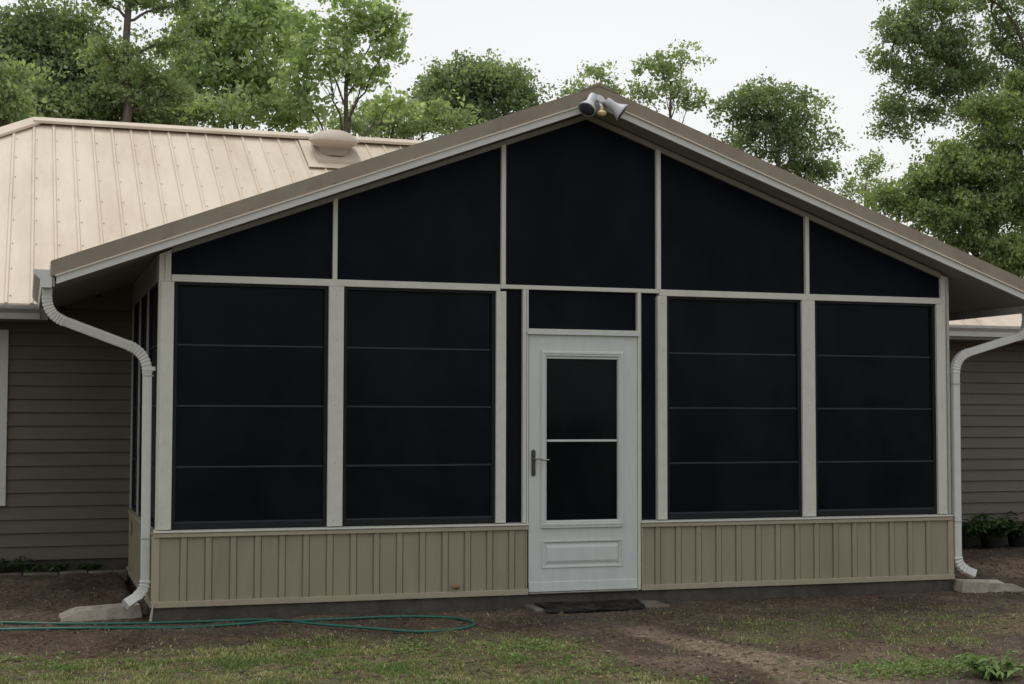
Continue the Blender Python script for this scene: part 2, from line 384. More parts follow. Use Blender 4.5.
slab(roof, [(XL, EY, EZ), (RXL, RY, RZ), (XL, 2*RY-EY, EZ)])
slab(roof, [(XR, EY, EZ), (RXR, RY, RZ), (XR, 2*RY-EY, EZ)])
rib = RXL+.01
ks = [rib+.2077*k for k in range(-19, 47)]
nrm = Vector((0, -PM, 1)).normalized()
def hipY(x):  # highest y on the front slope at this x
    if x < RXL: return EY+(x-XL)
    if x > RXR: return EY+(XR-x)*(HX/(XR-RXR))
    return RY
for x in ks:
    ye = hipY(x)-.02
    ys_ = valleyY(x)
    if ye-ys_ < .1: continue
    a = Vector(P(x, ys_)); b_ = Vector(P(x, ye)); w1, w2, h = .02, .009, .015
    pts = [a+Vector((-w1, 0, 0)), a+Vector((w1, 0, 0)), a+Vector((w2, 0, 0))+nrm*h, a+Vector((-w2, 0, 0))+nrm*h]
    roof.prism(pts, b_-a)
    # small stiffening bead between the ribs is too low to read; screws sit beside each rib
    y = EY+.12
    while y < ye-.08:
        if y < ys_: y += .47; continue
        c = Vector(P(x+.034, y))+nrm*.003
        roof.tube([c, c+nrm*.009], [.0065, .005], 6)
        y += .47
roof.build('roof', m_roof, house)
rc = MB()
def cap(mb, p, q, w=.13, h=.055, side=None):
    p = Vector(p); q = Vector(q); d = (q-p).normalized(); s_ = d.cross(Vector((0, 0, 1))).normalized()
    u_ = Vector((0, 0, 1))
    dz = w*PM*.72
    pts = [p-s_*w-u_*(dz-.022), p-s_*w-u_*(dz-.034)+u_*.02, p-s_*.025+u_*h, p+s_*.025+u_*h, p+s_*w-u_*(dz-.034)+u_*.02, p+s_*w-u_*(dz-.022), p-u_*.0]
    mb.prism(pts, q-p)
cap(rc, (RXL-.0, RY, RZ), (RXR, RY, RZ)); cap(rc, (XL+.02, EY+.02, EZ+.01), (RXL, RY, RZ)); cap(rc, (XR-.02, EY+.02, EZ+.01), (RXR, RY, RZ))
cap(rc, (XL+.02, 2*RY-EY-.02, EZ+.01), (RXL, RY, RZ)); cap(rc, (XR-.02, 2*RY-EY-.02, EZ+.01), (RXR, RY, RZ))
rc.build('ridge_cap', m_roof, house, bevel=.004)
for a_, b2_ in ((XL+.02, XE0+.02), (XE1-.02, XR-.02)):
    MB().box(a_, b2_, EY+.025, D-.024, 2.325, 2.34).build('soffit', m_soffit, house)
    MB().box(a_, b2_, EY+.004, EY+.024, 2.32, 2.43).build('fascia', m_white_shaded, house)
MB().box(XL+.02, XR-.02, 2*RY-D, 2*RY-EY-.03, 2.325, 2.34).build('soffit', m_soffit, house)
def gutter_prof(d, h):   # K-style, open top; returns list of (out, z)
    t = .004
    o = [(0, 0), (0, -h), (d*.55, -h), (d*.62, -h*.55), (d*.95, -h*.25), (d, -h*.06), (d, 0), (d-.012, 0), (d-.012, -.004), (d-.005, -.006), (d*.93, -h*.24), (d*.58, -h*.54), (d*.52, -h+t), (t, -h+t), (t, 0)]
    return o
gp = gutter_prof(.125, .115)
# house gutters left and right of the porch roof
MB().prism([(XL+.02, EY-a, 2.432+z) for a, z in gp], (-.80-(XL+.02), 0, 0)).build('gutter', m_white_shaded, house)
MB().prism([(7.60, EY-a, 2.462+z) for a, z in gp], (XR-.02-7.60, 0, 0)).build('gutter', m_white, house)
# window at the left edge of the picture
wn = MB()
wx1, wz0, wz1 = -1.055, .705, 2.255; wx0 = wx1-1.0
wn.box(wx0, wx0+.09, D-.045, D-.017, wz0, wz1).box(wx1-.09, wx1, D-.045, D-.017, wz0, wz1).box(wx0+.09, wx1-.09, D-.045, D-.017, wz1-.09, wz1).box(wx0+.09, wx1-.09, D-.045, D-.017, wz0, wz0+.09)
wn.box(wx0+.09, wx1-.09, D-.04, D-.018, 1.46, 1.50)
wo = wn.build('window', m_white, house, bevel=.004)
MB().box(wx0+.0905, wx1-.0905, D-.0345, D-.0305, wz0+.0905, wz1-.0905).build('pane', m_glass, wo)
# dome roof vent on its flashing
vent = MB()
vc = onY(335, 150, 5.6); VX = vc.x; vy = 5.60; vz = EZ+PM*(vy-EY)
fl = MB(); a = Vector(P(VX-.36, vy-.33))+nrm*.024; b_ = Vector(P(VX-.36, RY-.12))+nrm*.024
fl.prism([a, a+Vector((.64, 0, 0)), a+Vector((.64, 0, 0))+nrm*.006, a+nrm*.006], b_-a)
a = Vector(P(VX-.37, vy-.35))+nrm*.022
fl.prism([a, a+Vector((.7, 0, 0)), a+Vector((.7, 0, 0))+nrm*.010, a+nrm*.010], Vector(P(0, .03))-Vector(P(0, 0)))
vt = fl.build('roof_vent', m_roof, house, bevel=.003)
cb = MB(); c0 = Vector((VX-.22, vy-.27, 0)); zf = EZ+PM*(vy-.27-EY)
cb.prism([(VX-.24, vy-.26, zf+.03), (VX-.24, vy-.26, zf+.085), (VX-.24, vy+.2, zf+.085+PM*.46*1.0), (VX-.24, vy+.2, zf+.03+PM*.46)], (.5, 0, 0))
cb.build('curb', m_dome, vt, bevel=.004)
nk = MB().lathe([(.17, -.12), (.17, .02), (.15, .05)], (VX-.02, vy-.02, vz+.11), 40); nk.build('throat', m_rake, vt, smooth=True)  # dark tan puts the shade under the dome into the colour
tilt = Matrix.Rotation(R(8), 3, 'X')
dm = MB().lathe([(.12, -.05), (.19, -.01), (.255, .03), (.280, .055), (.284, .065), (.280, .077), (.262, .10), (.225, .132), (.17, .162), (.11, .182), (.05, .192), (.004, .194)], (VX-.02, vy-.02, vz+.12), 56, tilt)
dm.build('dome', m_dome, vt, smooth=True)

# ------------------------------------------------------------------ screened porch
porch = empty('screened_porch', 'screened porch with low gable roof, dark panels, white door and tan board-and-batten base', 'porch', (XA, 0, 0))
MB().box(-.0, WH, .004, D-.004, -.12, .104).build('foundation', m_slab, porch, bevel=.008)
MB().box(.1, WH-.1, .1, D-.02, .106, .112).build('floor', m_conc, porch)
# board and batten base walls
def batten_wall(a, b_, cs, z0=.125, z1=.62, side=None, nm='wall_panel'):
    """wall along x (side None) or along y at X=side"""
    mb = MB(); edges = [a]
    pts = []
    def q(u, d, z):
        return (u, d, z) if side is None else ((side+d) if side < 1 else side-d, u, z)
    prof = [(a, 0.0)]
    for c in cs:
        prof += [(c-.030, 0), (c-.028, .006), (c-.0235, .006), (c-.0205, -.011), (c+.0205, -.011), (c+.0235, .006), (c+.028, .006), (c+.030, 0)]
    prof.append((b_, 0.0))
    poly = [q(u, d, z0) for u, d in prof]+[q(b_, .05, z0), q(a, .05, z0)]
    mb.prism(poly, (0, 0, z1-z0)); return mb.build(nm, m_tan, porch)
batten_wall(.045, 2.872, [1.116+.1802*k for k in range(-5, 10) if 1.116+.1802*k < 2.83])
batten_wall(3.838, WH-.045, [3.981+.1808*k for k in range(0, 16) if 3.981+.1808*k < 6.68])
batten_wall(.05, D-.01, [.2+.18*k for k in range(0, 14)], side=.0)
batten_wall(.05, D-.01, [.2+.18*k for k in range(0, 14)], side=WH)
for x in (0, WH):
    s_ = -1 if x == 0 else 1
    xx = x if x == 0 else x
    x0, x1 = (x-.012, x+.043) if x == 0 else (x-.043, x+.012)
    MB().box(x0, x1, -.013, .045, .128, .622).build('corner_trim', m_tantrim, porch, bevel=.004)
def strip(nm, m, *b, bev=.004): return MB().box(*b).build(nm, m, porch, bevel=bev)
strip('bottom_trim', m_tantrim, -.014, 2.874, -.02, .01, .104, .148); strip('bottom_trim', m_tantrim, 3.836, WH+.014, -.02, .01, .104, .148)
strip('bottom_trim', m_tantrim, -.02, .0, .012, D-.01, .104, .148); strip('bottom_trim', m_tantrim, WH, WH+.02, .012, D-.01, .104, .148)
# small J-trim beside the door
strip('trim_edge', m_tantrim, 2.857, 2.873, -.012, .0, .149, .62, bev=.002); strip('trim_edge', m_tantrim, 3.838, 3.852, -.012, .0, .149, .62, bev=.002)
def sill(x0, x1):
    mb = MB(); pr_ = [(-.034, .646), (-.036, .652), (-.034, .657), (.06, .668), (.06, .642), (-.02, .642)]
    mb.prism([(x0, a, b_) for a, b_ in pr_], (x1-x0, 0, 0)); mb.build('sill', m_almond, porch, bevel=.002)
    MB().box(x0+.002, x1-.002, -.026, .05, .612, .6415).build('trim_edge', m_tantrim, porch, bevel=.004)
sill(.0, 2.872); sill(3.832, WH)
MB().prism([(-.012, .062, .622), (-.012, .062, .655), (.05, .062, .666), (.05, .062, .622)], (0, D-.075, 0)).build('sill', m_tantrim, porch, bevel=.002)
MB().prism([(WH+.034, .062, .62), (WH+.034, .062, .66), (WH-.05, .062, .668), (WH-.05, .062, .62)], (0, D-.075, 0)).build('sill', m_almond, porch, bevel=.002)
# posts
ZS, ZB, ZT = .668, 2.487, 2.54
def sof(x):  # underside of the gable roof above x
    return 3.945-(.37 if x < XA else .36)*abs(x-XA)
def gedge(x): # top edge of glazing (lower edge of the rake frieze)
    return 3.903-(.368 if x < XA else .361)*abs(x-XA)
def post(x0, x1, z0, z1a, z1b=None, y0=-.004, y1=.075, m=m_almond, nm='post', bev=.003):
    z1b = z1a if z1b is None else z1b
    return MB().prism([(x0, y0, z0), (x1, y0, z0), (x1, y0, z1b), (x0, y0, z1a)], (0, y1-y0, 0)).build(nm, m, porch, bevel=bev)
post(.012, .1, ZS-.004, sof(0)-.01, sof(.1)-.01, y0=.0); post(.026, .122, ZS, ZB-.002, y0=-.012, y1=.02)
post(WH-.078, WH, ZS-.004, sof(WH-.078)-.01, sof(WH)-.01, y0=.006); post(WH-.135, WH-.0785, ZS-.004, ZB-.002, y0=.006); post(WH-.03, WH-.004, ZS, sof(WH)-.02, y0=-.006, y1=.0055, m=m_white_shaded, nm='trim_strip'); post(WH-.135, WH-.05, ZS, ZB-.002, y0=-.012, y1=-.001)
post(.055, .095, ZB, sof(.06)-.03, sof(.105)-.03, y0=-.008, y1=-.001, nm='trim_strip')
for a, b_ in ((1.274, 1.39), (2.606, 2.688), (3.984, 4.066), (5.303, 5.426)): post(a, b_, ZS, ZB-.001, y0=-.010)
for a, b_ in ((1.303, 1.338), (2.648, 2.686), (3.979, 4.018), (5.346, 5.382)): post(a, b_, ZT+.001, gedge(a)+.012, gedge(b_)+.012, y0=-.002, nm='divider')
strip('beam', m_almond, .101, 2.640, -.006, .07, ZB, ZT); strip('beam', m_almond, 4.0, WH-.0785, -.006, .07, ZB, ZT); strip('beam', m_almond, 2.6405, 3.9995, -.004, .07, 2.507, ZT+.001)
# door frame
post(2.828, 2.858, ZS-.003, 2.506, y0=-.006, nm='door_jamb'); post(3.832, 3.862-.03+.008, ZS-.003, 2.506, y0=-.006, nm='door_jamb')
post(3.806, 3.831, .112, 2.506, y0=-.012, nm='door_jamb'); post(2.8595, 2.8735, .112, 2.506, y0=-.012, nm='door_jamb', m=m_door)
strip('door_head', m_door, 2.862, 3.818, -.03, .06, 2.150, 2.178, bev=.003); strip('door_head', m_almond, 2.874, 3.805, -.022, .05, 2.1785, 2.196, bev=.003)
strip('threshold', m_steel, 2.875, 3.805, -.03, .07, .106, .119, bev=.003)
# rake frieze along both slopes (behind soffit line) and roof
fr = MB(); T = .04
xa, xm, xb = -.0, XA, WH
fr.prism([(.105, -.001, sof(.105)+.0), (XA, -.001, sof(XA)), (WH-.08, -.001, sof(WH-.08)), (WH-.08, -.001, gedge(WH-.08)), (XA, -.001, gedge(XA)), (.105, -.001, gedge(.105))], (0, .07, 0))
fr.build('rake_frieze', m_soffit, porch)
for x in (0.0, WH):
    s_ = 1 if x == 0 else -1
    x0, x1 = sorted((x+s_*.001, x+s_*.07))
    MB().box(x0, x1, .076, D-.01, ZB, sof(0)-.005).build('side_beam', m_soffit, porch, bevel=.003)
    for (a, b_) in ((.88, .96), (1.74, 1.82), (D-.12, D-.012)):
        MB().box(x0, x1, a, b_, ZS, ZB-.001).build('post', m_white_shaded, porch, bevel=.003)
# windows: dark frame > four stacked vinyl vents (panes) and their rails
RZS = [.672, 1.122, 1.572, 2.022, 2.484]
def window(x0, x1):
    f = MB(); t = .028
    f.box(x0, x0+t, .012, .06, ZS+.002, ZB-.002).box(x1-t, x1, .012, .06, ZS+.002, ZB-.002).box(x0+t, x1-t, .012, .06, ZB-.022, ZB-.002).box(x0+t, x1-t, .012, .06, ZS+.002, ZS+.04)
    w = f.build('window', m_bronze, porch, bevel=.002)
    for k in range(4):
        yk = .022+.006*k
        z0, z1 = RZS[k], RZS[k+1]
        if k == 0: z0 = ZS+.041
        if k == 3: z1 = ZB-.023
        MB().box(x0+t+.001, x1-t-.001, yk, yk+.0025, z0+.001, z1).build('pane', m_vinyl, w)
        if k: MB().box(x0+t+.001, x1-t-.001, yk-.009, yk-.0005, z0-.006, z0+.0075).build('rail', m_rail, w, bevel=.002)
    MB().box(x0+t+.001, x1-t-.001, .011, .0165, ZS+.0415, ZS+.056).build('rail', m_rail, w)
for a, b_ in ((.123, 1.273), (1.391, 2.605), (4.067, 5.302), (5.427, WH-.136)): window(a, b_)
def side_window(x, y0, y1):
    s_ = 1 if x == 0 else -1
    def bx(mb, a, b_, d0, d1, z0, z1):
        xx = sorted((x+s_*d0, x+s_*d1)); mb.box(xx[0], xx[1], a, b_, z0, z1)
    f = MB(); t = .025
    bx(f, y0, y0+t, .012, .05, ZS+.002, ZB-.002); bx(f, y1-t, y1, .012, .05, ZS+.002, ZB-.002); bx(f, y0+t, y1-t, .012, .05, ZB-.02, ZB-.002); bx(f, y0+t, y1-t, .012, .05, ZS+.002, ZS+.035)
    w = f.build('window', m_bronze, porch)
    p_ = MB(); bx(p_, y0+t+.001, y1-t-.001, .03, .0325, ZS+.036, ZB-.021); p_.build('pane', m_vinyl, w)
    for z in RZS[1:4]:
        r_ = MB(); bx(r_, y0+t+.001, y1-t-.001, .02, .029, z-.006, z+.008); r_.build('rail', m_rail, w)
for x in (0, WH):
    for a, b_ in ((.077, .879), (.961, 1.739), (1.821, D-.121)): side_window(x, a, b_)
sw = MB()
for xq in (.05, 1.332, 2.66, 4.03, 5.365, WH-.075):
    for zq in (.74, 1.13, 1.6, 2.05, 2.42):
        sw.tube([(xq+rnd.uniform(-.012, .012), -.0095, zq+rnd.uniform(-.03, .03))]*1+[(xq, -.0135, zq)], [.0045, .004], 8) if False else sw.lathe([(.0036, 0), (.003, .0014), (.001, .0018)], (xq+rnd.uniform(-.012, .012), -.0118, zq+rnd.uniform(-.03, .03)), 8, Matrix.Rotation(R(90), 3, 'X'))
so_ = sw.build('screw_heads', m_rake, porch); so_['kind'] = 'stuff'
# gable screens
def gscreen(x0, x1):
    if x0 < XA < x1: top = [(x1, .03, gedge(x1)+.01), (XA, .03, gedge(XA)+.01), (x0, .03, gedge(x0)+.01)]
    else: top = [(x1, .03, gedge(x1)+.01), (x0, .03, gedge(x0)+.01)]
    MB().prism([(x0, .03, ZT+.002), (x1, .03, ZT+.002)]+top, (0, .002, 0)).build('screen', m_screen, porch)
for a, b_ in ((.1005, 1.302), (1.339, 2.647), (2.687, 3.978), (4.019, 5.345), (5.383, WH-.0785)): gscreen(a, b_)
MB().box(2.689, 2.827, .03, .032, ZS+.001, 2.506).build('screen', m_screen, porch)
MB().box(3.841, 3.974, .03, .032, ZS+.001, 2.506).build('screen', m_screen, porch)
MB().box(2.8745, 3.8055, .03, .032, 2.197, 2.506).build('screen', m_screen, porch)
# door
DX0, DX1, DZ0, DZ1 = 2.879, 3.803, .121, 2.149
dr = MB()
gx0, gx1, gz0, gz1 = 3.02, 3.641, .668, 1.962
dr.box(DX0, gx0, -.004, .036, DZ0, DZ1).box(gx1, DX1, -.004, .036, DZ0, DZ1).box(gx0, gx1, -.004, .036, gz1, DZ1)
px0, px1, pz0, pz1 = 2.985, 3.675, .305, .520
dr.box(gx0, gx1, -.004, .036, DZ0, pz0).box(gx0, gx1, -.004, .036, pz1, gz0).box(gx0, gx1, .004, .036, pz0, pz1)
door = dr.build('door', m_door, porch)
ml = MB()  # moulding round the light, mitred ogee
def mould(mb, x0, x1, z0, z1, w, prof):
    """prof: list of (inset fraction, y)"""
    n_ = len(prof)
    for side in range(4):
        rows = []
        for (u, y) in prof:
            o = w*u
            c = [(x0+o, z0+o), (x1-o, z0+o), (x1-o, z1-o), (x0+o, z1-o)]
            a, b_ = c[side], c[(side+1) % 4]; rows.append(((a[0], y, a[1]), (b_[0], y, b_[1])))
        i = len(mb.v)
        for a, b_ in rows: mb.v += [a, b_]
        for k in range(n_-1): mb.f.append((i+2*k, i+2*k+1, i+2*k+3, i+2*k+2))
mould(ml, gx0-.042, gx1+.042, gz0-.038, gz1+.062, .05, [(0, -.0045), (0.02, -.013), (.2, -.021), (.45, -.022), (.55, -.016), (.75, -.017), (.95, -.008), (1.0, .02)])
ml.box(gx0-.04, gx1+.04, -.024, -.0045, gz0-.046, gz0-.036)
ml.build('moulding', m_door, door, recalc=False)
MB().box(gx0+.002, gx1-.002, .0155, .0215, gz0+.002, gz1-.002).build('glass', m_glass, door)
MB().box(gx0+.012, gx1-.012, .0, .0145, 1.300, 1.318).build('meeting_rail', m_door, door, bevel=.003)
pn = MB(); mould(pn, px0, px1, pz0, pz1, .055, [(0, -.004), (.05, -.013), (.2, -.012), (.32, .0035), (.5, .0035), (1.0, -.0095)])
pn.box(px0+.055, px1-.055, -.0095, .003, pz0+.055, pz1-.055)
pn.build('panel', m_door, door, recalc=True)
MB().prism([(DX0+.002, -.005, DZ0+.002), (DX0+.002, -.013, DZ0+.004), (DX0+.002, -.010, DZ0+.075), (DX0+.002, -.005, DZ0+.08)], (DX1-DX0-.004, 0, 0)).build('kick_rail', m_door, door)
hp = MB(); hx, hz = 2.916, 1.135
o_ = []
for k in range(24):
    an = 2*math.pi*k/24; o_.append((hx+.0165*math.cos(an), -.0045, hz+(.088 if math.sin(an) > 0 else -.088)+.0165*math.sin(an)))
hp.prism(o_, (0, -.01, 0)); ho = hp.build('handle', m_brass, door, bevel=.002)
MB().tube(bez([(hx, -.014, hz+.03), (hx, -.05, hz+.03), (hx+.03, -.062, hz+.036), (hx+.065, -.06, hz+.024), (hx+.115, -.056, hz+.024)], 5), [.009]*5+[.008]*5+[.0075]*5+[.006]*6, 8).build('lever', m_steel, ho, smooth=True)
MB().tube([(hx, -.014, hz-.045), (hx, -.02, hz-.045)], .009, 10).build('keyhole', m_brass, ho)

# porch roof: two slabs clipped where they run into the house roof
YF = -.25
def ytop(z): return EY+(z-EZ)/PM+.03
pr_ = MB(); tk = .028
def valleyslab(mb, xe, ze, t):
    top = [(xe, YF+.004, ze), (XA, YF+.004, AT), (XA, ytop(AT), AT), (xe, ytop(ze), ze)]
    mb.prism([(a, b_, c-t) for a, b_, c in top], (0, 0, t))
valleyslab(pr_, XE0, zL, tk); valleyslab(pr_, XE1, zR, tk)
# ribs run down the slopes
for sgn, xe, ze in ((-1, XE0, zL), (1, XE1, zR)):
    nn = Vector((sgn*(AT-ze)/abs(XA-xe), 0, 1)).normalized()
    y = YF+.16
    while y < ytop(AT)-.1:
        # start where the slope leaves the main roof
        zz = EZ+PM*(y-EY); x_in = xe if zz < ze else xe+(XA-xe)*(zz-ze)/(AT-ze)
        if abs(XA-x_in) > .15:
            a = Vector((x_in, y, AT-(AT-ze)*abs(XA-x_in)/abs(XA-xe))); b_ = Vector((XA-(.03*-sgn if False else 0), y, AT))
            pr_.prism([a+Vector((0, -.019, 0)), a+Vector((0, .019, 0)), a+Vector((0, .009, 0))+nn*.018, a+Vector((0, -.009, 0))+nn*.018], b_-a)
        y += .2077
proof = pr_.build('roof', m_roof, porch)
# ridge cap, rake flashing (vertical leg with a light hem), fascia
rk = MB()
def slopeband(mb, xe, s, z_a, z_b, y0, y1, xend=XA):
    """parallel band following slope s: z_a top offset below roofline apex, z_b bottom"""
    L = abs(XA-xe)
    pts = [(xe, y0, AT-z_a-s*L), (XA, y0, AT-z_a), (XA, y0, AT-z_b), (xe, y0, AT-z_b-s*L)]
    mb.prism(pts, (0, y1-y0, 0))
for xe, s in ((XE0+.0, sL), (XE1, sR)):
    slopeband(rk, xe, s, -.012, .092, YF-.006, YF+.0, XA)
    # top leg lying on the roof
    L = abs(XA-xe)
    rk.prism([(xe, YF-.006, AT+.0125-s*L), (XA, YF-.006, AT+.0125), (XA, YF-.006, AT+.018), (xe, YF-.006, AT+.018-s*L)], (0, .12, 0))
    k = 0; 
    for u in np.arange(.25, 4.0, .62):
        if u > L: continue
        x = XA-(1 if xe < XA else -1)*u; z = AT-s*u-.078
        rk.tube([(x, YF-.0065, z), (x, YF-.014, z)], .007, 8)
rk.build('rake_flashing', m_rake, proof)
hm = MB()
for xe, s in ((XE0+.03, sL), (XE1-.03, sR)): slopeband(hm, xe, s, .0925, .104, YF-.02, YF+.0)
hm.build('flashing_hem', m_hem, proof)
fa = MB()
for xe, s in ((XE0+.04, sL), (XE1-.04, sR)): slopeband(fa, xe, s, .1045, .158, YF-.002, YF+.022)
fa.build('fascia', m_white, porch)
rcap = MB(); p0 = Vector((XA, YF-.012, AT)); 
rcap.prism([p0+Vector((-.16, 0, -.16*sL+.02)), p0+Vector((-.16, 0, -.16*sL+.028)), p0+Vector((-.03, 0, .028)), p0+Vector((0, 0, .036)), p0+Vector((.03, 0, .028)), p0+Vector((.16, 0, -.16*sR+.028)), p0+Vector((.16, 0, -.16*sR+.02)), p0+Vector((0, 0, .014))], (0, 5.2, 0))
rcap.build('ridge_cap', m_rake, porch)
# soffit (boards under the overhang and inside)
sf = MB()
for xe, s in ((XE0+.03, sL), (XE1-.03, sR)):
    L = abs(XA-xe); z = AT-.150
    yb = D-.02
    sf.prism([(xe, YF+.0225, z-s*L), (XA, YF+.0225, z), (XA, YF+.0225, z+.012), (xe, YF+.0225, z+.012-s*L)], (0, yb-YF, 0))
sf.build('soffit', m_soffit, porch)
# eave fascias
MB().box(XE0+.01, XE0+.029, YF+.022, ytop(zL)-.2, zL-.16, zL-.03).build('fascia', m_white_shaded, porch)
MB().box(XE1-.029, XE1-.01, YF+.022, ytop(zR)-.2, zR-.205, zR-.03).build('fascia', m_white_shaded, porch)
# end gable fill inside above back wall is the house roof itself
# gutters along the eaves, with end caps
def pgutter(x, sgn, z, y0, y1):
    mb = MB(); g_ = gutter_prof(.125, .125)
    mb.prism([(x+sgn*a, y0+.004, z+b_) for a, b_ in g_], (0, y1-y0, 0))
    mb.prism([(x+sgn*a, y0, z+b_) for a, b_ in g_[:7]], (0, .0035, 0))
    return mb.build('gutter', m_white, porch)
pgutter(XE0+.009, -1, zL-.045, YF-.0, EY-.01)
pgutter(XE1-.009, 1, zR-.022, YF-.0, EY-.01)
# downspouts: rectangular corrugated pipe
def rsec(w, d, rr=.008):
    pts = []
    for cx_, cy_, a0 in ((w-rr, d-rr, 0), (-w+rr, d-rr, 90), (-w+rr, -d+rr, 180), (w-rr, -d+rr, 270)):
        for k in range(3):
            a = R(a0+45*k); pts.append((cx_+rr*math.cos(a), cy_+rr*math.sin(a)))
    return pts
def downspout(pts, elbows, w=.036, d=.030, nm='downspout'):
    path = []; rad = []
    P_ = [Vector(p) for p in pts]
    for i, p in enumerate(P_):
        if i in elbows:
            rr = elbows[i]; a = (P_[i-1]-p).normalized()*rr; c = (P_[i+1]-p).normalized()*rr
            N_ = 10 if rr < .1 else 20
            for k in range(N_+1):
                t_ = k/N_; q_ = (p+a)*(1-t_)**2+p*2*t_*(1-t_)+(p+c)*t_*t_
                path.append(q_); rad.append(1+((.07 if k % 2 else -.06) if rr > .1 else (.15 if k % 2 else -.08)))
        else: path.append(p); rad.append(1)
    # seam collars
    mb = MB(); mb.tube(path, rad, 12, sq=rsec(w, d), up=(0, 1, 0))
    return mb
yd = .10
lp = [(-.772, -.12, zL-.168), (-.772, -.12, 2.215), (-.055, yd, 1.965), (-.048, yd, .215), (-.19, yd-.08, .135)]
dl = downspout(lp, {1: .13, 2: .16, 3: .085}).build('downspout', m_white, porch)
MB().box(-.087, -.009, yd-.033, yd+.033, 1.79, 1.797).build('collar', m_white_shaded, dl)
MB().box(-.087, -.009, yd-.033, yd+.033, .60, .606).build('collar', m_white_shaded, dl)
MB().box(-.008, .0, yd-.045, yd+.045, 1.83, 1.86).box(-.09, -.0, yd-.036, yd-.0335, 1.83, 1.86).build('strap', m_white, dl)
rp_ = [(XE1+.065-.012, -.0, zR-.146), (XE1+.053, .0, 2.245), (WH+.052, .0, 2.03), (WH+.052, .0, .215), (WH+.20, -.04, .145)]
drr = downspout(rp_, {1: .12, 2: .15, 3: .085}).build('downspout', m_white, porch)
MB().box(WH+.013, WH+.091, -.033, .033, 1.79, 1.797).build('collar', m_white_shaded, drr)
MB().box(WH+.013, WH+.091, -.033, .033, .60, .606).build('collar', m_white_shaded, drr)
# outlet cover on the left side wall
MB().box(-.022, -.0135, 2.15, 2.23, .47, .59).build('outlet_cover', m_rake, porch, bevel=.003)
shift(porch); shift(house)

# ------------------------------------------------------------------ things at the house
nb = MB().lathe([(.004, -.012), (.02, -.01), (.026, 0), (.016, .014), (.003, .018)], (0, 0, 0), 9, Matrix.Rotation(R(90), 3, 'X')).build('mud_nest', m_litter, smooth=True)
nb.location = (2.28, -.028, .185); nb.scale = (1.3, .7, .8); tag(nb, 'small brown lump stuck low on the tan base wall, left of the door', 'mud nest')
# security light under the ridge
lc = Vector((XA-.012, YF-.03, 3.965))
sec = empty('security_light', 'twin-head white security light mounted under the porch gable peak', 'light', lc)
MB().lathe([(.045, 0), (.062, .004), (.065, .018), (.05, .03), (.03, .045), (.004, .048)], lc+Vector((0, .024, .015)), 28, Matrix.Rotation(R(90), 3, 'X')).build('base_plate', m_lampw, sec, smooth=True)
def head(off, aim, nm='lamp_head'):
    aim = Vector(aim).normalized(); Mx = aim.to_track_quat('Z', 'Y').to_matrix()
    prof = [(.012, -.125), (.03, -.122), (.036, -.10), (.034, -.06), (.038, -.035), (.05, -.01), (.066, .018), (.074, .03), (.074, .036), (.069, .037)]
    h = MB().lathe(prof, lc+Vector(off), 32, Mx).build(nm, m_lampw, sec, smooth=True)
    MB().lathe([(.068, .0345), (.064, .0385), (.03, .046), (.004, .048)], lc+Vector(off), 28, Mx).build('lamp_lens', m_lens, h, smooth=True)
    MB().tube([lc+Vector((0, -.02, .02)), lc+Vector(off)-aim*.1+Vector((0, 0, .0))], [.016, .016], 10).build('swivel_arm', m_lampw, h, smooth=True)
head((-.115, -.07, -.035), (-.5, -.36, -.80)); head((.145, -.06, -.045), (.78, -.3, -.62))
sn = MB().lathe([(.012, .05), (.014, .02), (.030, .010), (.040, -.002), (.039, -.014), (.026, -.027), (.003, -.031)], lc+Vector((.0, -.06, -.075)), 20)
sno = sn.build('motion_sensor', m_sensor, sec, smooth=True)
MB().tube([lc+Vector((0, -.02, 0)), lc+Vector((0, -.06, -.03))], [.014, .012], 10).build('sensor_arm', m_lampw, sno, smooth=True)
shift(sec)

# splash blocks
def splash(loc, ang, L, W_, lab):
    mb = MB(); ns = 14; nw = 10
    grid = []
    for i in range(ns+1):
        u = i/ns; w = W_*(.62+.38*u); h = .085*(1-.1*u) if u < .8 else .085*(.92-2.6*(u-.8))
        row = []
        for j in range(nw+1):
            v = j/nw*2-1; rim = sstep(.62, .85, abs(v)); rim2 = 1 if i == 0 else 0
            z = .045*(1-.55*u)+(h-.045*(1-.55*u))*float(max(rim, rim2)); row.append((u*L, v*w/2, z))
        grid.append(row)
    for row in grid: mb.v += row
    k = nw+1
    for i in range(ns):
        for j in range(nw): a = i*k+j; mb.f.append((a, a+k, a+k+1, a+1))
    base = len(mb.v)
    rim_ids = [j for j in range(k)]+[i*k+nw for i in range(1, ns+1)]+[ns*k+j for j in range(nw-1, -1, -1)]+[i*k for i in range(ns-1, 0, -1)]
    for r_ in rim_ids: x, y, z = mb.v[r_]; mb.v.append((x+(x/L-.5)*.03, y*1.05, -.02))
    nn_ = len(rim_ids)
    for q in range(nn_): a, b2_ = rim_ids[q], rim_ids[(q+1) % nn_]; mb.f.append((a, b2_, base+(q+1) % nn_, base+q))
    o = mb.build('splash_block', m_conc, bevel=.004); o.location = loc; o.rotation_euler = (R(1.5), R(2), ang)
    tag(o, lab, 'splash block', 'concrete splash blocks under the downspouts'); return o
splash((-.07, .36, .015), R(182), .56, .34, 'wide grey concrete splash block beside the green hose, under the left downspout')
splash((6.79, -.02, .012), R(-6), .56, .30, 'concrete splash block under the white downspout at the right end of the porch')
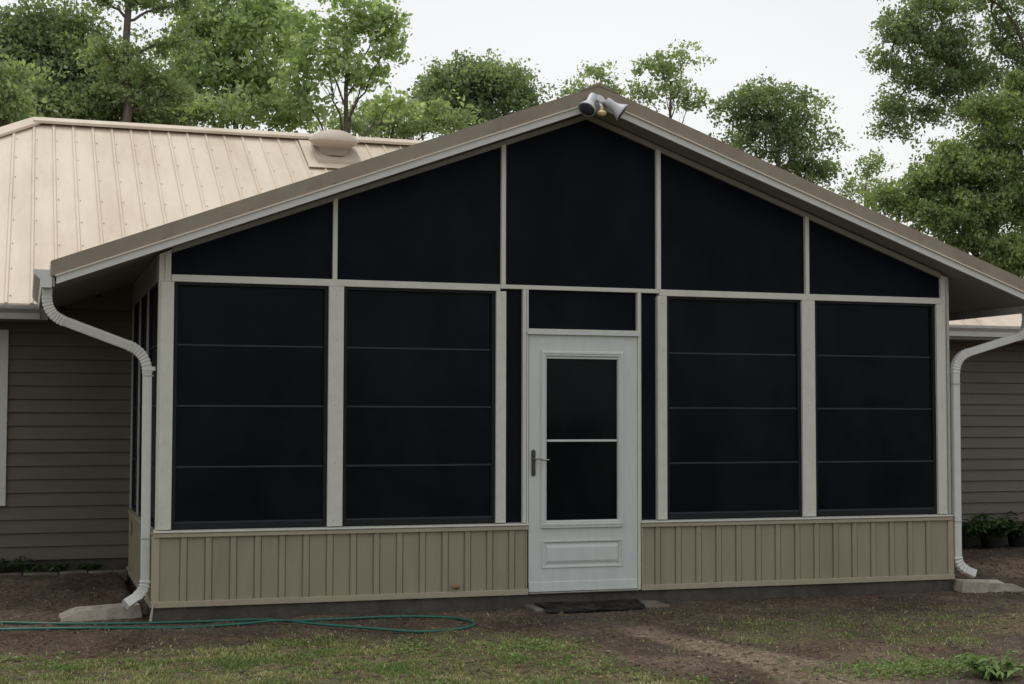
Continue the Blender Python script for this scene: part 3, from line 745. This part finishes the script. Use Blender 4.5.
# hose
hpx = [(-60, 621.5), (0, 621.6), (60, 622), (130, 621), (200, 620.3), (262, 618.6), (292, 620.5), (330, 618.3), (400, 616.2), (450, 617.5), (474, 622.5), (462, 627.5), (420, 630), (360, 629), (310, 625.5), (282, 622.0), (240, 623.5), (180, 625.5), (110, 627.2), (50, 627.6), (0, 628.4), (-60, 629)]
hp_ = []
for k, (a, b_) in enumerate(hpx):
    q_ = onZ(a, b_, .02); zz = float(gz(q_.x, q_.y))+.012
    if k in (13, 14, 15): zz += .018
    hp_.append((q_.x, q_.y, zz))
ho = MB().tube(bez(hp_, 14), .0105, 10).build('garden_hose', m_hose, smooth=True); tag(ho, 'green garden hose looped on bare soil in front of the porch', 'hose')
# step slab and doormat
st = MB().box(-.555, .555, -.20, .10, -.03, .026).build('paving_slab', m_flag, bevel=.012); st.location = (3.40, -.105, 0); st.rotation_euler = (0, 0, R(-1.5)); tag(st, 'thin pale concrete slab on the ground, mostly under the black doormat', 'paving slab')
# mat draped over the slab edge
mt = MB(); nxm, nym = 30, 16; cc = [(2.925, -.02), (3.79, -.03), (3.715, -.385), (2.895, -.44)]
for j in range(nym+1):
    for i in range(nxm+1):
        u, v = i/nxm, j/nym
        x = (cc[0][0]*(1-u)+cc[1][0]*u)*(1-v)+(cc[3][0]*(1-u)+cc[2][0]*u)*v
        y = (cc[0][1]*(1-u)+cc[1][1]*u)*(1-v)+(cc[3][1]*(1-u)+cc[2][1]*u)*v
        z = .034*(1-float(sstep(-.30, -.37, y)))+.014*float(sstep(-.30, -.37, y))+.004*math.sin(u*9+v*3)
        mt.v.append((x, y, max(z, float(gz(x, y))+.01)))
k_ = nxm+1
for j in range(nym):
    for i in range(nxm): a = j*k_+i; mt.f.append((a, a+k_, a+k_+1, a+1))
mo = mt.build('doormat', m_rubber); sd = mo.modifiers.new('solid', 'SOLIDIFY'); sd.thickness = .009; sd.offset = 0
tag(mo, 'black rubber doormat lying on the ground below the white door', 'doormat')
# edging stones along the left bed
jx = [-.02, -.36, -.60, -.90, -1.24, -1.62, -2.0]
labs = ['edging brick touching the porch side wall', 'second edging brick from the porch side wall', 'third edging brick from the porch side wall', 'edging brick nearest the left picture edge', None, None]
for k in range(4):
    x1, x0 = jx[k], jx[k+1]
    o = MB().box(-(x1-x0)/2+.004, (x1-x0)/2-.004, -.045, .045, -.05, .045).build('edging_brick', m_flag, bevel=.009)
    o.location = ((x0+x1)/2, 2.46+.01*rnd.random(), float(gz((x0+x1)/2, 2.46))-.033+.008*rnd.random()); o.rotation_euler = (R(rnd.uniform(-4, 4)), R(rnd.uniform(-1, 1)), R(rnd.uniform(-1.5, 1.5)))
    tag(o, ('low weathered concrete ' if k else 'low weathered concrete ')+labs[k], 'edging brick', 'edging bricks of the planting bed')
# broken trim scrap leaning at the porch corner
sc_ = MB().prism([(-.030, -.05, .0), (-.008, -.05, .0), (.006, -.03, .15), (-.002, -.03, .13)], (0, -.006, 0)).build('trim_scrap', m_conc); sc_.location = (.0, 0, .015)
tag(sc_, 'pale torn trim scrap leaning by the porch corner beside the downspout elbow', 'scrap')

# ------------------------------------------------------------------ foliage
def leaf_mesh(name, m, C, size, tint, droop=.3, aspect=.55, parent=None, updir=.35):
    """C: (n,3) centres; each leaf a folded diamond of two triangles -> quads"""
    n_ = len(C)
    d = nr.normal(size=(n_, 3)); d[:, 2] -= droop; d /= np.linalg.norm(d, axis=1)[:, None]
    q = nr.normal(size=(n_, 3)); q[:, 2] += updir
    s_ = np.cross(d, q); s_ /= (np.linalg.norm(s_, axis=1)[:, None]+1e-9)
    nn_ = np.cross(s_, d)
    L = (size*.74*nr.uniform(.42, 1.55, n_))[:, None]; w = L*aspect/2
    v0 = C-d*L*.5; v2 = C+d*L*.5; v1 = C+s_*w+nn_*L*.08-d*L*.05; v3 = C-s_*w+nn_*L*.08-d*L*.05
    V = np.stack([v0, v1, v2, v3], 1).reshape(-1, 3); F = np.arange(4*n_).reshape(-1, 4)
    me = bpy.data.meshes.new(name); fast_mesh(me, V, F, np.repeat(tint, 4)); me.materials.append(m)
    o = bpy.data.objects.new(name, me); COL.objects.link(o)
    if parent: o.parent = parent
    return o
def wiggle(a, b_, n=6, amp=.08, sag=0):
    a = Vector(a); b_ = Vector(b_); L = (b_-a).length; o = []
    for i in range(n+1):
        t_ = i/n; p = a.lerp(b_, t_)
        if 0 < i < n: p = p+Vector((rnd.gauss(0, 1), rnd.gauss(0, 1), rnd.gauss(0, 1)))*amp*L*.35
        p.z += sag*L*math.sin(math.pi*t_); o.append(p)
    return o
def tree(name, label, base, blobs, lm, leaf=.1, dens=1.0, trunk_r=.2, clump=.5, per=70, top=None, cat='tree', yell=0.0, group=None, gap=.0, trunk_top=None, limb_from=.35, aspect=.6, lift=.18):
    """blobs: (centre, rx, ry, rz, nclumps)"""
    base = Vector(base); e = empty(name, label, cat, base, group)
    tb = MB()
    ctop = Vector(trunk_top) if trunk_top else sum((Vector(b[0]) for b in blobs), Vector())/len(blobs)
    tp = wiggle(base-Vector((0, 0, .3)), ctop, 12, .012)
    tb.tube(tp, [trunk_r*(1.25 if i == 0 else 1)*(1-.72*i/12) for i in range(13)], 10)
    CC = []; TT = []
    for bi, blob in enumerate(blobs):
        c, rx, ry, rz, nc = blob[:5]; c = Vector(c)
        # limb leaves the trunk below the blob
        h = (c.z-base.z)/(ctop.z-base.z+1e-6); h = min(.97, max(limb_from, h-lift))
        idx = h*12; i0 = int(idx); st_ = tp[i0].lerp(tp[min(12, i0+1)], idx-i0)
        lr = trunk_r*.34*(1-.5*h)
        if len(blob) > 5: st_ = Vector(blobs[blob[5]][0]); lr *= .4
        L_ = wiggle(st_, c, 7, .07, .04)
        tb.tube(L_, [lr*(1-.6*i/7) for i in range(8)], 7)
        for k in range(nc):
            v = Vector((rnd.gauss(0, 1), rnd.gauss(0, 1), rnd.gauss(0, 1))).normalized()*(rnd.random()**.45)
            p = c+Vector((v.x*rx, v.y*ry, v.z*rz))
            if k % 3 == 0: tb.tube(wiggle(L_[rnd.randint(3, 7)], p, 4, .1, .03), [lr*.33, lr*.28, lr*.2, lr*.14, lr*.06], 5)
            cs = clump*rnd.uniform(.6, 1.4); m_ = int(per*dens*rnd.uniform(.45, 1.4)*1.35)
            # sub-sprays inside each clump
            ns_ = 5; subs = nr.normal(size=(ns_, 3))*cs*np.array([.5, .5, .28])
            which = nr.integers(0, ns_, m_)
            pts = np.array(p)+subs[which]+nr.normal(size=(m_, 3))*cs*np.array([.27, .27, .17])
            pts[:, 2] -= .10*cs*((pts[:, 0]-p.x)**2+(pts[:, 1]-p.y)**2)/(cs*cs)
            CC.append(pts); TT.append(np.clip(rnd.gauss(.42, .2)+nr.normal(0, .18, m_), 0, 1))
    CC = np.concatenate(CC); TT = np.concatenate(TT)
    tb.build('trunk', m_bark, e, smooth=True)
    leaf_mesh('crown', lm, CC, leaf, TT, parent=e, aspect=aspect)
    shift(e); return e
def B(px, py, Yd, rpx, rpy, nc, ry=None, src=None):
    c = onY(px, py, Yd); z = (c-CP).dot(fw); rx = rpx*z/FPX; rz = rpy*z/FPX
    return (c, rx, ry if ry else rx*.8, rz, nc) if src is None else (c, rx, ry if ry else rx*.8, rz, nc, src)
def base_at(px, Yd): p = onY(px, 430, Yd); return (p.x, Yd, 0)

# left: dark round tree, lighter near sprays
tree('oak_tree', 'dense dark green tree at the far left behind the roof', base_at(55, 26), [B(55, 70, 26, 50, 42, 70), B(15, 45, 26, 40, 30, 34), B(85, 40, 27, 22, 16, 14), B(95, 90, 26, 40, 30, 34), B(50, 105, 25, 60, 25, 30), B(-45, 60, 26, 40, 50, 40), B(140, 115, 26, 30, 14, 14), B(120, 85, 27, 40, 30, 34), B(165, 105, 27, 34, 24, 22), B(30, 28, 26, 18, 10, 8), B(70, 22, 26.4, 12, 7, 6)], lf_dark, leaf=.15, per=150, clump=.62, trunk_r=.26)
tree('maple_tree', 'yellow-green leafy tree at the left picture edge, in front of the dark tree', base_at(-40, 17), [B(-8, 80, 17, 26, 34, 26), B(8, 110, 17.3, 36, 18, 22), B(-40, 60, 17, 30, 40, 26), B(22, 72, 17, 8, 8, 4)], lf_mid, leaf=.13, per=70, clump=.38, trunk_r=.14)
# tall tree with a dark straight trunk
pt = onY(128, 30, 24); ttp = onY(131, -90, 24)
tl = tree('sweetgum_tree', 'tall tree with dark straight trunk and bare limbs rising above the roof', base_at(125, 24), [B(98, -4, 24, 14, 8, 7), B(172, 4, 24, 26, 9, 16), B(135, -2, 24, 16, 8, 9), B(118, 70, 24, 18, 30, 20), B(150, 80, 24, 18, 32, 22), B(160, 45, 24.4, 16, 12, 9), B(130, -60, 24, 55, 40, 50), B(105, 50, 23.6, 14, 14, 9), B(185, 40, 24, 16, 20, 9), B(170, 95, 24, 25, 15, 14)], lf_mid, leaf=.13, per=60, clump=.36, trunk_r=.19, trunk_top=tuple(ttp), limb_from=.3, lift=.03)
# bright green group
tree('tulip_tree', 'bright green bushy tree behind the middle of the roof ridge', base_at(232, 27), [B(230, 50, 27, 42, 48, 62), B(200, 85, 27, 28, 28, 28), B(262, 80, 27, 34, 32, 34), B(255, 15, 27, 30, 20, 26), B(205, 18, 27, 24, 20, 20), B(240, -35, 27, 50, 30, 34), B(230, 110, 26, 60, 16, 26), B(285, 45, 27.5, 18, 40, 20), B(178, 60, 27.5, 18, 34, 18), B(215, -12, 27.3, 30, 16, 16), B(268, 0, 27.6, 18, 18, 12), B(188, 22, 27.2, 14, 18, 8), B(290, 112, 26.5, 34, 14, 16)], lf_bright, leaf=.20, per=44, clump=.46, trunk_r=.17)
tree('poplar_tree', 'light green airy tree with forked trunk directly behind the dome roof vent', base_at(322, 25), [B(352, 22, 25, 38, 22, 30), B(386, 48, 25, 16, 24, 14), B(322, 58, 25, 28, 26, 24), B(362, 72, 25, 26, 20, 14), B(303, 92, 25, 24, 26, 20), B(300, 30, 25.5, 18, 22, 12), B(385, 20, 25, 16, 16, 10), B(345, -12, 25, 40, 12, 18), B(390, 105, 25.6, 20, 12, 9)], lf_bright, leaf=.19, per=40, clump=.38, trunk_r=.15, limb_from=.5)
tree('pecan_tree', 'low green tree between the dome vent and the round tree', base_at(395, 30), [B(375, 118, 30, 30, 16, 18), B(410, 122, 30, 34, 16, 20), B(440, 118, 30, 30, 14, 14), B(345, 128, 29, 20, 8, 8)], lf_mid, leaf=.17, per=70, clump=.5, trunk_r=.15)
# middle distance round trees
tree('live_oak_tree', 'rounded dark tree rising behind the left slope of the porch roof', base_at(480, 40), [B(478, 92, 40, 48, 22, 40), B(440, 88, 40, 26, 20, 20), B(520, 92, 40, 24, 16, 18), B(470, 72, 40, 30, 12, 14), B(505, 75, 40, 20, 8, 8), B(430, 105, 40, 30, 16, 18), B(480, 115, 40, 60, 14, 24)], lf_dark, leaf=.19, per=120, clump=.7, trunk_r=.3)
tree('young_oak_tree', 'small tree top just peeking over the porch gable peak', base_at(600, 40), [B(598, 74, 40, 14, 7, 7), B(580, 92, 40, 24, 8, 10), B(612, 88, 40, 14, 8, 6)], lf_mid, leaf=.17, per=60, clump=.5, trunk_r=.14)
tree('elm_tree', 'sparse thin tree right of the gable peak with sky showing through', base_at(668, 38), [B(662, 68, 38, 24, 14, 12), B(682, 55, 38, 10, 9, 5), B(648, 92, 38, 16, 10, 8), B(690, 100, 38, 16, 10, 8), B(672, 90, 38, 18, 10, 7)], lf_mid, leaf=.17, per=75, clump=.5, trunk_r=.13)
tree('water_oak_tree', 'rounded dark tree standing alone behind the right slope of the porch roof', base_at(775, 36), [B(775, 120, 36, 38, 24, 32), B(745, 105, 36, 24, 16, 16), B(765, 96, 36, 30, 12, 14), B(805, 125, 36, 22, 26, 18), B(795, 155, 36, 34, 20, 22), B(750, 140, 36, 24, 16, 10), B(815, 170, 36, 22, 14, 10)], lf_dark, leaf=.17, per=105, clump=.56, trunk_r=.24, limb_from=.4)
tree('cherry_tree', 'small pale tree low in the gap left of the big right-hand tree', base_at(868, 34), [B(868, 165, 34, 14, 20, 9), B(850, 190, 34, 22, 10, 8), B(880, 195, 33, 18, 14, 8)], lf_mid, leaf=.15, per=65, clump=.45, trunk_r=.13)
# right-hand side: tall drooping tree from the upper right, and bright mass below it
tree('red_oak_tree', 'tall tree with drooping dark sprays reaching in from the upper right corner', base_at(1090, 21), [B(1060, -20, 21, 80, 50, 70), B(990, -2, 20.5, 34, 12, 12), B(935, 4, 21, 30, 14, 18, src=1), B(905, 30, 21, 24, 20, 24, src=2), B(945, 45, 21, 30, 24, 34, src=2), B(915, 76, 21, 18, 18, 16, src=3), B(896, 104, 21, 12, 14, 10, src=5), B(950, 84, 21, 24, 16, 16, src=4), B(1000, 38, 21.5, 30, 18, 16, src=1), B(980, 74, 21, 28, 20, 18, src=8), B(884, 60, 21, 10, 5, 5, src=3), B(892, 124, 21, 10, 7, 5, src=6), B(1030, 60, 21, 30, 24, 20), B(925, 108, 21, 12, 8, 6, src=7), B(1005, 108, 21.5, 26, 20, 16, src=9), B(965, 108, 21, 22, 12, 12, src=7)], lf_dark, leaf=.12, per=125, clump=.40, trunk_r=.3, limb_from=.45, trunk_top=tuple(onY(1100, -120, 21)))
tree('hickory_tree', 'large bright green tree filling the right edge above the porch roof', base_at(1010, 16), [B(1010, 130, 16, 26, 40, 36), B(975, 165, 16, 36, 28, 40), B(935, 185, 16.4, 36, 26, 34), B(1000, 205, 16, 40, 34, 44), B(950, 215, 16, 40, 22, 30), B(905, 205, 16.4, 22, 16, 14), B(1040, 180, 16, 40, 70, 70), B(1000, 250, 15.6, 36, 26, 26), B(985, 105, 16, 14, 10, 7), B(1060, 100, 16.5, 40, 40, 40), B(1020, 88, 16.3, 20, 18, 16), B(1022, 268, 15.5, 26, 16, 14), B(968, 240, 16, 24, 12, 14), B(878, 196, 16.6, 18, 8, 7), B(985, 140, 16.2, 26, 22, 18), B(950, 160, 16.3, 22, 12, 12)], lf_yel, leaf=.115, per=110, clump=.34, trunk_r=.25)

# ------------------------------------------------------------------ grass, clover, litter
def blades(N, area, dens_fn, hmin, hmax, name, m, label, seed=1, spread=.5):
    g_ = np.random.default_rng(seed); x = g_.uniform(area[0], area[1], N); y = g_.uniform(area[2], area[3], N)
    k = g_.random(N) < dens_fn(x, y); x = x[k]; y = y[k]; n_ = len(x); z = gz(x, y)-.004
    h = g_.uniform(hmin, hmax, n_)*(.6+.8*fbm(x, y, 2.3, 71)); a = g_.uniform(0, 6.283, n_); l = g_.uniform(.2, spread*3, n_)*h
    w = g_.uniform(.0022, .0052, n_)
    dx, dy = np.cos(a), np.sin(a); b2 = a+g_.uniform(.8, 2.2, n_); wx, wy = np.cos(b2)*w, np.sin(b2)*w
    base = np.stack([x, y, z], -1); mid = np.stack([x+dx*l*.4, y+dy*l*.4, z+h*.6], -1); tip = np.stack([x+dx*l, y+dy*l, z+h], -1); wv = np.stack([wx, wy, 0*w], -1)
    V = np.stack([base-wv, base+wv, mid+wv*.8, tip, mid-wv*.8], 1).reshape(-1, 3)
    I = np.arange(n_)*5; F = np.stack([I, I+1, I+2, I+4], -1); F2 = np.stack([I+4, I+2, I+3, I+3], -1)
    me = bpy.data.meshes.new(name)
    loops = np.concatenate([F, ], 0)
    # quads + triangles
    me.vertices.add(len(V)); me.vertices.foreach_set('co', V.astype(np.float32).ravel())
    tri = np.stack([I+4, I+2, I+3], -1); L_ = np.concatenate([F.ravel(), tri.ravel()]).astype(np.int32)
    me.loops.add(len(L_)); me.loops.foreach_set('vertex_index', L_)
    st_ = np.concatenate([np.arange(n_)*4, n_*4+np.arange(n_)*3]).astype(np.int32)
    me.polygons.add(2*n_); me.polygons.foreach_set('loop_start', st_)
    me.update(calc_edges=True)
    tt = np.clip(.22+1.5*(fbm(x, y, 2.4, 5)-.5)+g_.normal(0, .27, n_), 0, 1)
    at = me.attributes.new('tint', 'FLOAT', 'POINT'); at.data.foreach_set('value', np.repeat(tt, 5).astype(np.float32))
    me.materials.append(m); o = bpy.data.objects.new(name, me); COL.objects.link(o); tag(o, label, 'grass', kind='stuff'); return o
def dg(x, y):
    ok = ~((x > -.25) & (x < WH+.2) & (y > -.25)); ok &= ~((x > 2.75) & (x < 4.05) & (y > -.5))
    near = 1-sstep(-1.6, .4, y)*.4
    return (grassmask(x, y)**1.5*.9*(.08+1.1*sstep(.42, .62, fbm(x, y, 5.5, 63)))+.02*(fbm(x, y, 3, 90) > .5))*ok*near
blades(560000, (-2.6, 7.5, -4.9, .6), dg, .007, .028, 'grass', lf_grass, 'short patchy olive grass across the yard in front')
def dc(x, y):
    n1 = fbm(x, y, 2.6, 41)
    a = np.exp(-((x-4.15)/.5)**2)*np.exp(-((y+3.42)/.24)**2)*1.2
    b2 = sstep(.56, .68, n1)*(y < -1.4)*(x < 2.8)*.35
    c = np.exp(-((x-2.25)/.35)**2)*np.exp(-((y+1.9)/.2)**2)*.6
    return np.clip(a+b2+c, 0, 1)*(grassmask(x, y) > .12)
def scatter_leaves(N, area, fn, size, name, m, label, cat, zoff, seed, aspect=.9, tsh=(.5, .25), flat=2.5):
    g_ = np.random.default_rng(seed); x = g_.uniform(area[0], area[1], N); y = g_.uniform(area[2], area[3], N); k = g_.random(N) < fn(x, y); x = x[k]; y = y[k]
    C = np.stack([x, y, gz(x, y)+zoff*g_.uniform(.2, 1, len(x))], -1)
    n_ = len(C); d = g_.normal(size=(n_, 3)); d[:, 2] *= .35; d /= np.linalg.norm(d, axis=1)[:, None]
    q = g_.normal(size=(n_, 3)); q[:, 2] += flat; s_ = np.cross(d, q); s_ /= np.linalg.norm(s_, axis=1)[:, None]; nn_ = np.cross(s_, d)
    L = (size*g_.uniform(.5, 1.4, n_))[:, None]; w = L*aspect/2
    V = np.stack([C-d*L*.5, C+s_*w+nn_*L*.1, C+d*L*.5, C-s_*w+nn_*L*.1], 1).reshape(-1, 3)
    me = bpy.data.meshes.new(name); fast_mesh(me, V, np.arange(4*n_).reshape(-1, 4), np.repeat(np.clip(g_.normal(*tsh, n_), 0, 1), 4)); me.materials.append(m)
    o = bpy.data.objects.new(name, me); COL.objects.link(o); tag(o, label, cat, kind='stuff')
scatter_leaves(90000, (-2.0, 6, -4.6, -.9), dc, .02, 'clover', lf_clover, 'low green clover patches among the grass', 'clover', .03, 5)
def dl_(x, y):
    ok = ~((x > -.22) & (x < WH+.05) & (y > -.02)); return (.25+.75*(fbm(x, y, 2, 77) > .52))*ok
scatter_leaves(9000, (-3, 9, -4.8, 2.5), dl_, .026, 'leaf_litter', m_litter, 'scattered dry leaves and bark bits on the bare soil', 'leaf litter', .006, 8, aspect=.45)
lf_straw = mat_leaf('straw', (.13, .09, .055), (.42, .34, .23), .1)
scatter_leaves(30000, (-3, 9, -4.8, 2.5), dl_, .03, 'dry_straw', lf_straw, 'fine dry straw and twigs strewn over the soil', 'straw', .006, 18, aspect=.09, tsh=(.35, .25))

def pebbles(N, name, m, label, cat, smin, smax, seed):
    g_ = np.random.default_rng(seed); ico = bmesh.new(); bmesh.ops.create_icosphere(ico, subdivisions=1, radius=1); vv = np.array([v.co[:] for v in ico.verts]); ff = np.array([[v.index for v in f.verts] for f in ico.faces]); ico.free()
    x = g_.uniform(-3, 9, N); y = g_.uniform(-4.8, 2.3, N); ok = ~((x > -.25) & (x < WH+.1) & (y > -.05)); x = x[ok]; y = y[ok]; n_ = len(x); sz = smin+(smax-smin)*g_.random(n_)**4
    sc = g_.uniform(.6, 1.4, (n_, 1, 3))*np.array([1, 1, .6]); V = vv[None]*sc*(1+.25*g_.normal(size=(n_, len(vv), 1)))*sz[:, None, None]+np.stack([x, y, gz(x, y)], -1)[:, None]
    F = ff[None]+(np.arange(n_)*len(vv))[:, None, None]; me = bpy.data.meshes.new(name); fast_mesh(me, V.reshape(-1, 3), F.reshape(-1, 3)); me.materials.append(m)
    o = bpy.data.objects.new(name, me); COL.objects.link(o); tag(o, label, cat, kind='stuff')
m_clod = mat('soil_clods', (.10, .077, .058), .95, .1, var=.4, scale=5, bump=.5, bscale=60)
m_pebble = mat('pale_pebbles', (.36, .32, .27), .8, .2, var=.4, scale=3)
pebbles(16000, 'soil_clods', m_clod, 'small crumbly clods on the bare soil', 'soil', .004, .022, 3)
pebbles(420, 'pebbles', m_pebble, 'small pale pebbles scattered on the soil', 'pebbles', .004, .014, 4)
# leafy weed in the near right corner
def sprout(name, label, cat, loc, stems, L, leaf, m, group=None, seed=3, lean=.6, nleaf=14, aspect=.45):
    g_ = random.Random(seed); e = empty(name, label, cat, loc, group); sm = MB(); V = []; F = []; T_ = []
    base = Vector(loc)
    for s in range(stems):
        a = g_.uniform(0, 6.283); d = Vector((math.cos(a)*lean*g_.uniform(.3, 1.2), math.sin(a)*lean*g_.uniform(.3, 1.2), 1)).normalized(); ln = L*g_.uniform(.6, 1.15)
        P_ = []
        for i in range(7):
            t_ = i/6; P_.append(base+Vector((g_.uniform(-.01, .01), g_.uniform(-.01, .01), 0))+d*ln*t_+Vector((d.x, d.y, -.5))*ln*.45*t_*t_)
        sm.tube(P_, [.004*(1-.6*i/6) for i in range(7)], 5)
        for k in range(nleaf):
            t_ = g_.uniform(.15, 1); i = min(5, int(t_*6)); p = P_[i].lerp(P_[i+1], t_*6-i)
            an = g_.uniform(0, 6.283); dd = Vector((math.cos(an), math.sin(an), g_.uniform(-.5, .35))).normalized(); ll = leaf*g_.uniform(.6, 1.3)
            s_ = dd.cross(Vector((g_.gauss(0, .3), g_.gauss(0, .3), 1))).normalized(); up_ = s_.cross(dd)
            pts = []
            for (u, w, h) in ((0, 0, 0), (.3, .42, .04), (.3, 0, -.02), (.3, -.42, .04), (.65, .36, .0), (.65, 0, -.06), (.65, -.36, .0), (1, 0, -.2)):
                pts.append(tuple(p+dd*ll*u+s_*ll*w*aspect+up_*ll*h))
            i0 = len(V); V += pts; F += [(i0, i0+1, i0+2), (i0, i0+2, i0+3), (i0+1, i0+4, i0+5, i0+2), (i0+2, i0+5, i0+6, i0+3), (i0+4, i0+7, i0+5), (i0+5, i0+7, i0+6)]
            T_ += [min(1, max(0, g_.gauss(.5, .22)))]*8
    me = bpy.data.meshes.new('foliage'); me.from_pydata(V, [], F); a_ = me.attributes.new('tint', 'FLOAT', 'POINT'); a_.data.foreach_set('value', T_); me.materials.append(m)
    o = bpy.data.objects.new('foliage', me); COL.objects.link(o); o.parent = e
    sm.build('stem', m_bark, e); return e
w0 = onZ(992, 678, 0)
e = sprout('leafy_weed', 'bushy green weed growing in the near right corner of the yard', 'weed', (w0.x, w0.y, float(gz(w0.x, w0.y))), 16, .24, .075, lf_clover, seed=5, lean=1.3, nleaf=16); shift(e)
# potted plants by the right wall
pp = [(963, 'nearest the downspout', 0), (990, 'second from the downspout', 1), (1017, 'third from the downspout', 2)]
for k, (px, lab, sd_) in enumerate(pp):
    q_ = onY(px, 530, 2.42); x = q_.x; z = float(gz(x, 2.42)); e = empty('potted_plant', 'leafy plant in a black nursery pot by the siding, '+lab, 'potted plant', (x, 2.42, z), 'potted plants along the right wall')
    MB().lathe([(.08, 0), (.085, .005), (.10, .13), (.108, .132), (.108, .148), (.098, .148), (.094, .125), (.002, .12)], (x, 2.42, z-.01), 24).build('pot', m_black, e, smooth=True)
    f = sprout('tmp', None, None, (x, 2.42, z+.10), 34, .36, .08, lf_shrub, seed=20+k, lean=1.25, nleaf=24)
    for c in list(f.children): c.parent = e
    bpy.data.objects.remove(f)
    for c in e.children: c.matrix_parent_inverse = Matrix.Translation(e.location).inverted()
# low plants in the left bed
for k, (px, py, lab, st_, L_) in enumerate([(4, 566, 'dark leafy shrub in the bed at the left picture edge', 40, .26), (30, 566, 'low dark bed plant right of the leafy shrub', 22, .11), (58, 566, 'low bed plant midway along the edging', 22, .13), (88, 565, 'low bed plant nearest the porch side wall', 22, .10)]):
    q_ = onY(px, py, 2.60); z = float(gz(q_.x, 2.60)); e = sprout('bed_plant', lab, 'plant', (q_.x, 2.60, z), st_, L_, .05, lf_shrub, 'plants in the left bed', seed=40+k, lean=1.2, nleaf=14); shift(e)
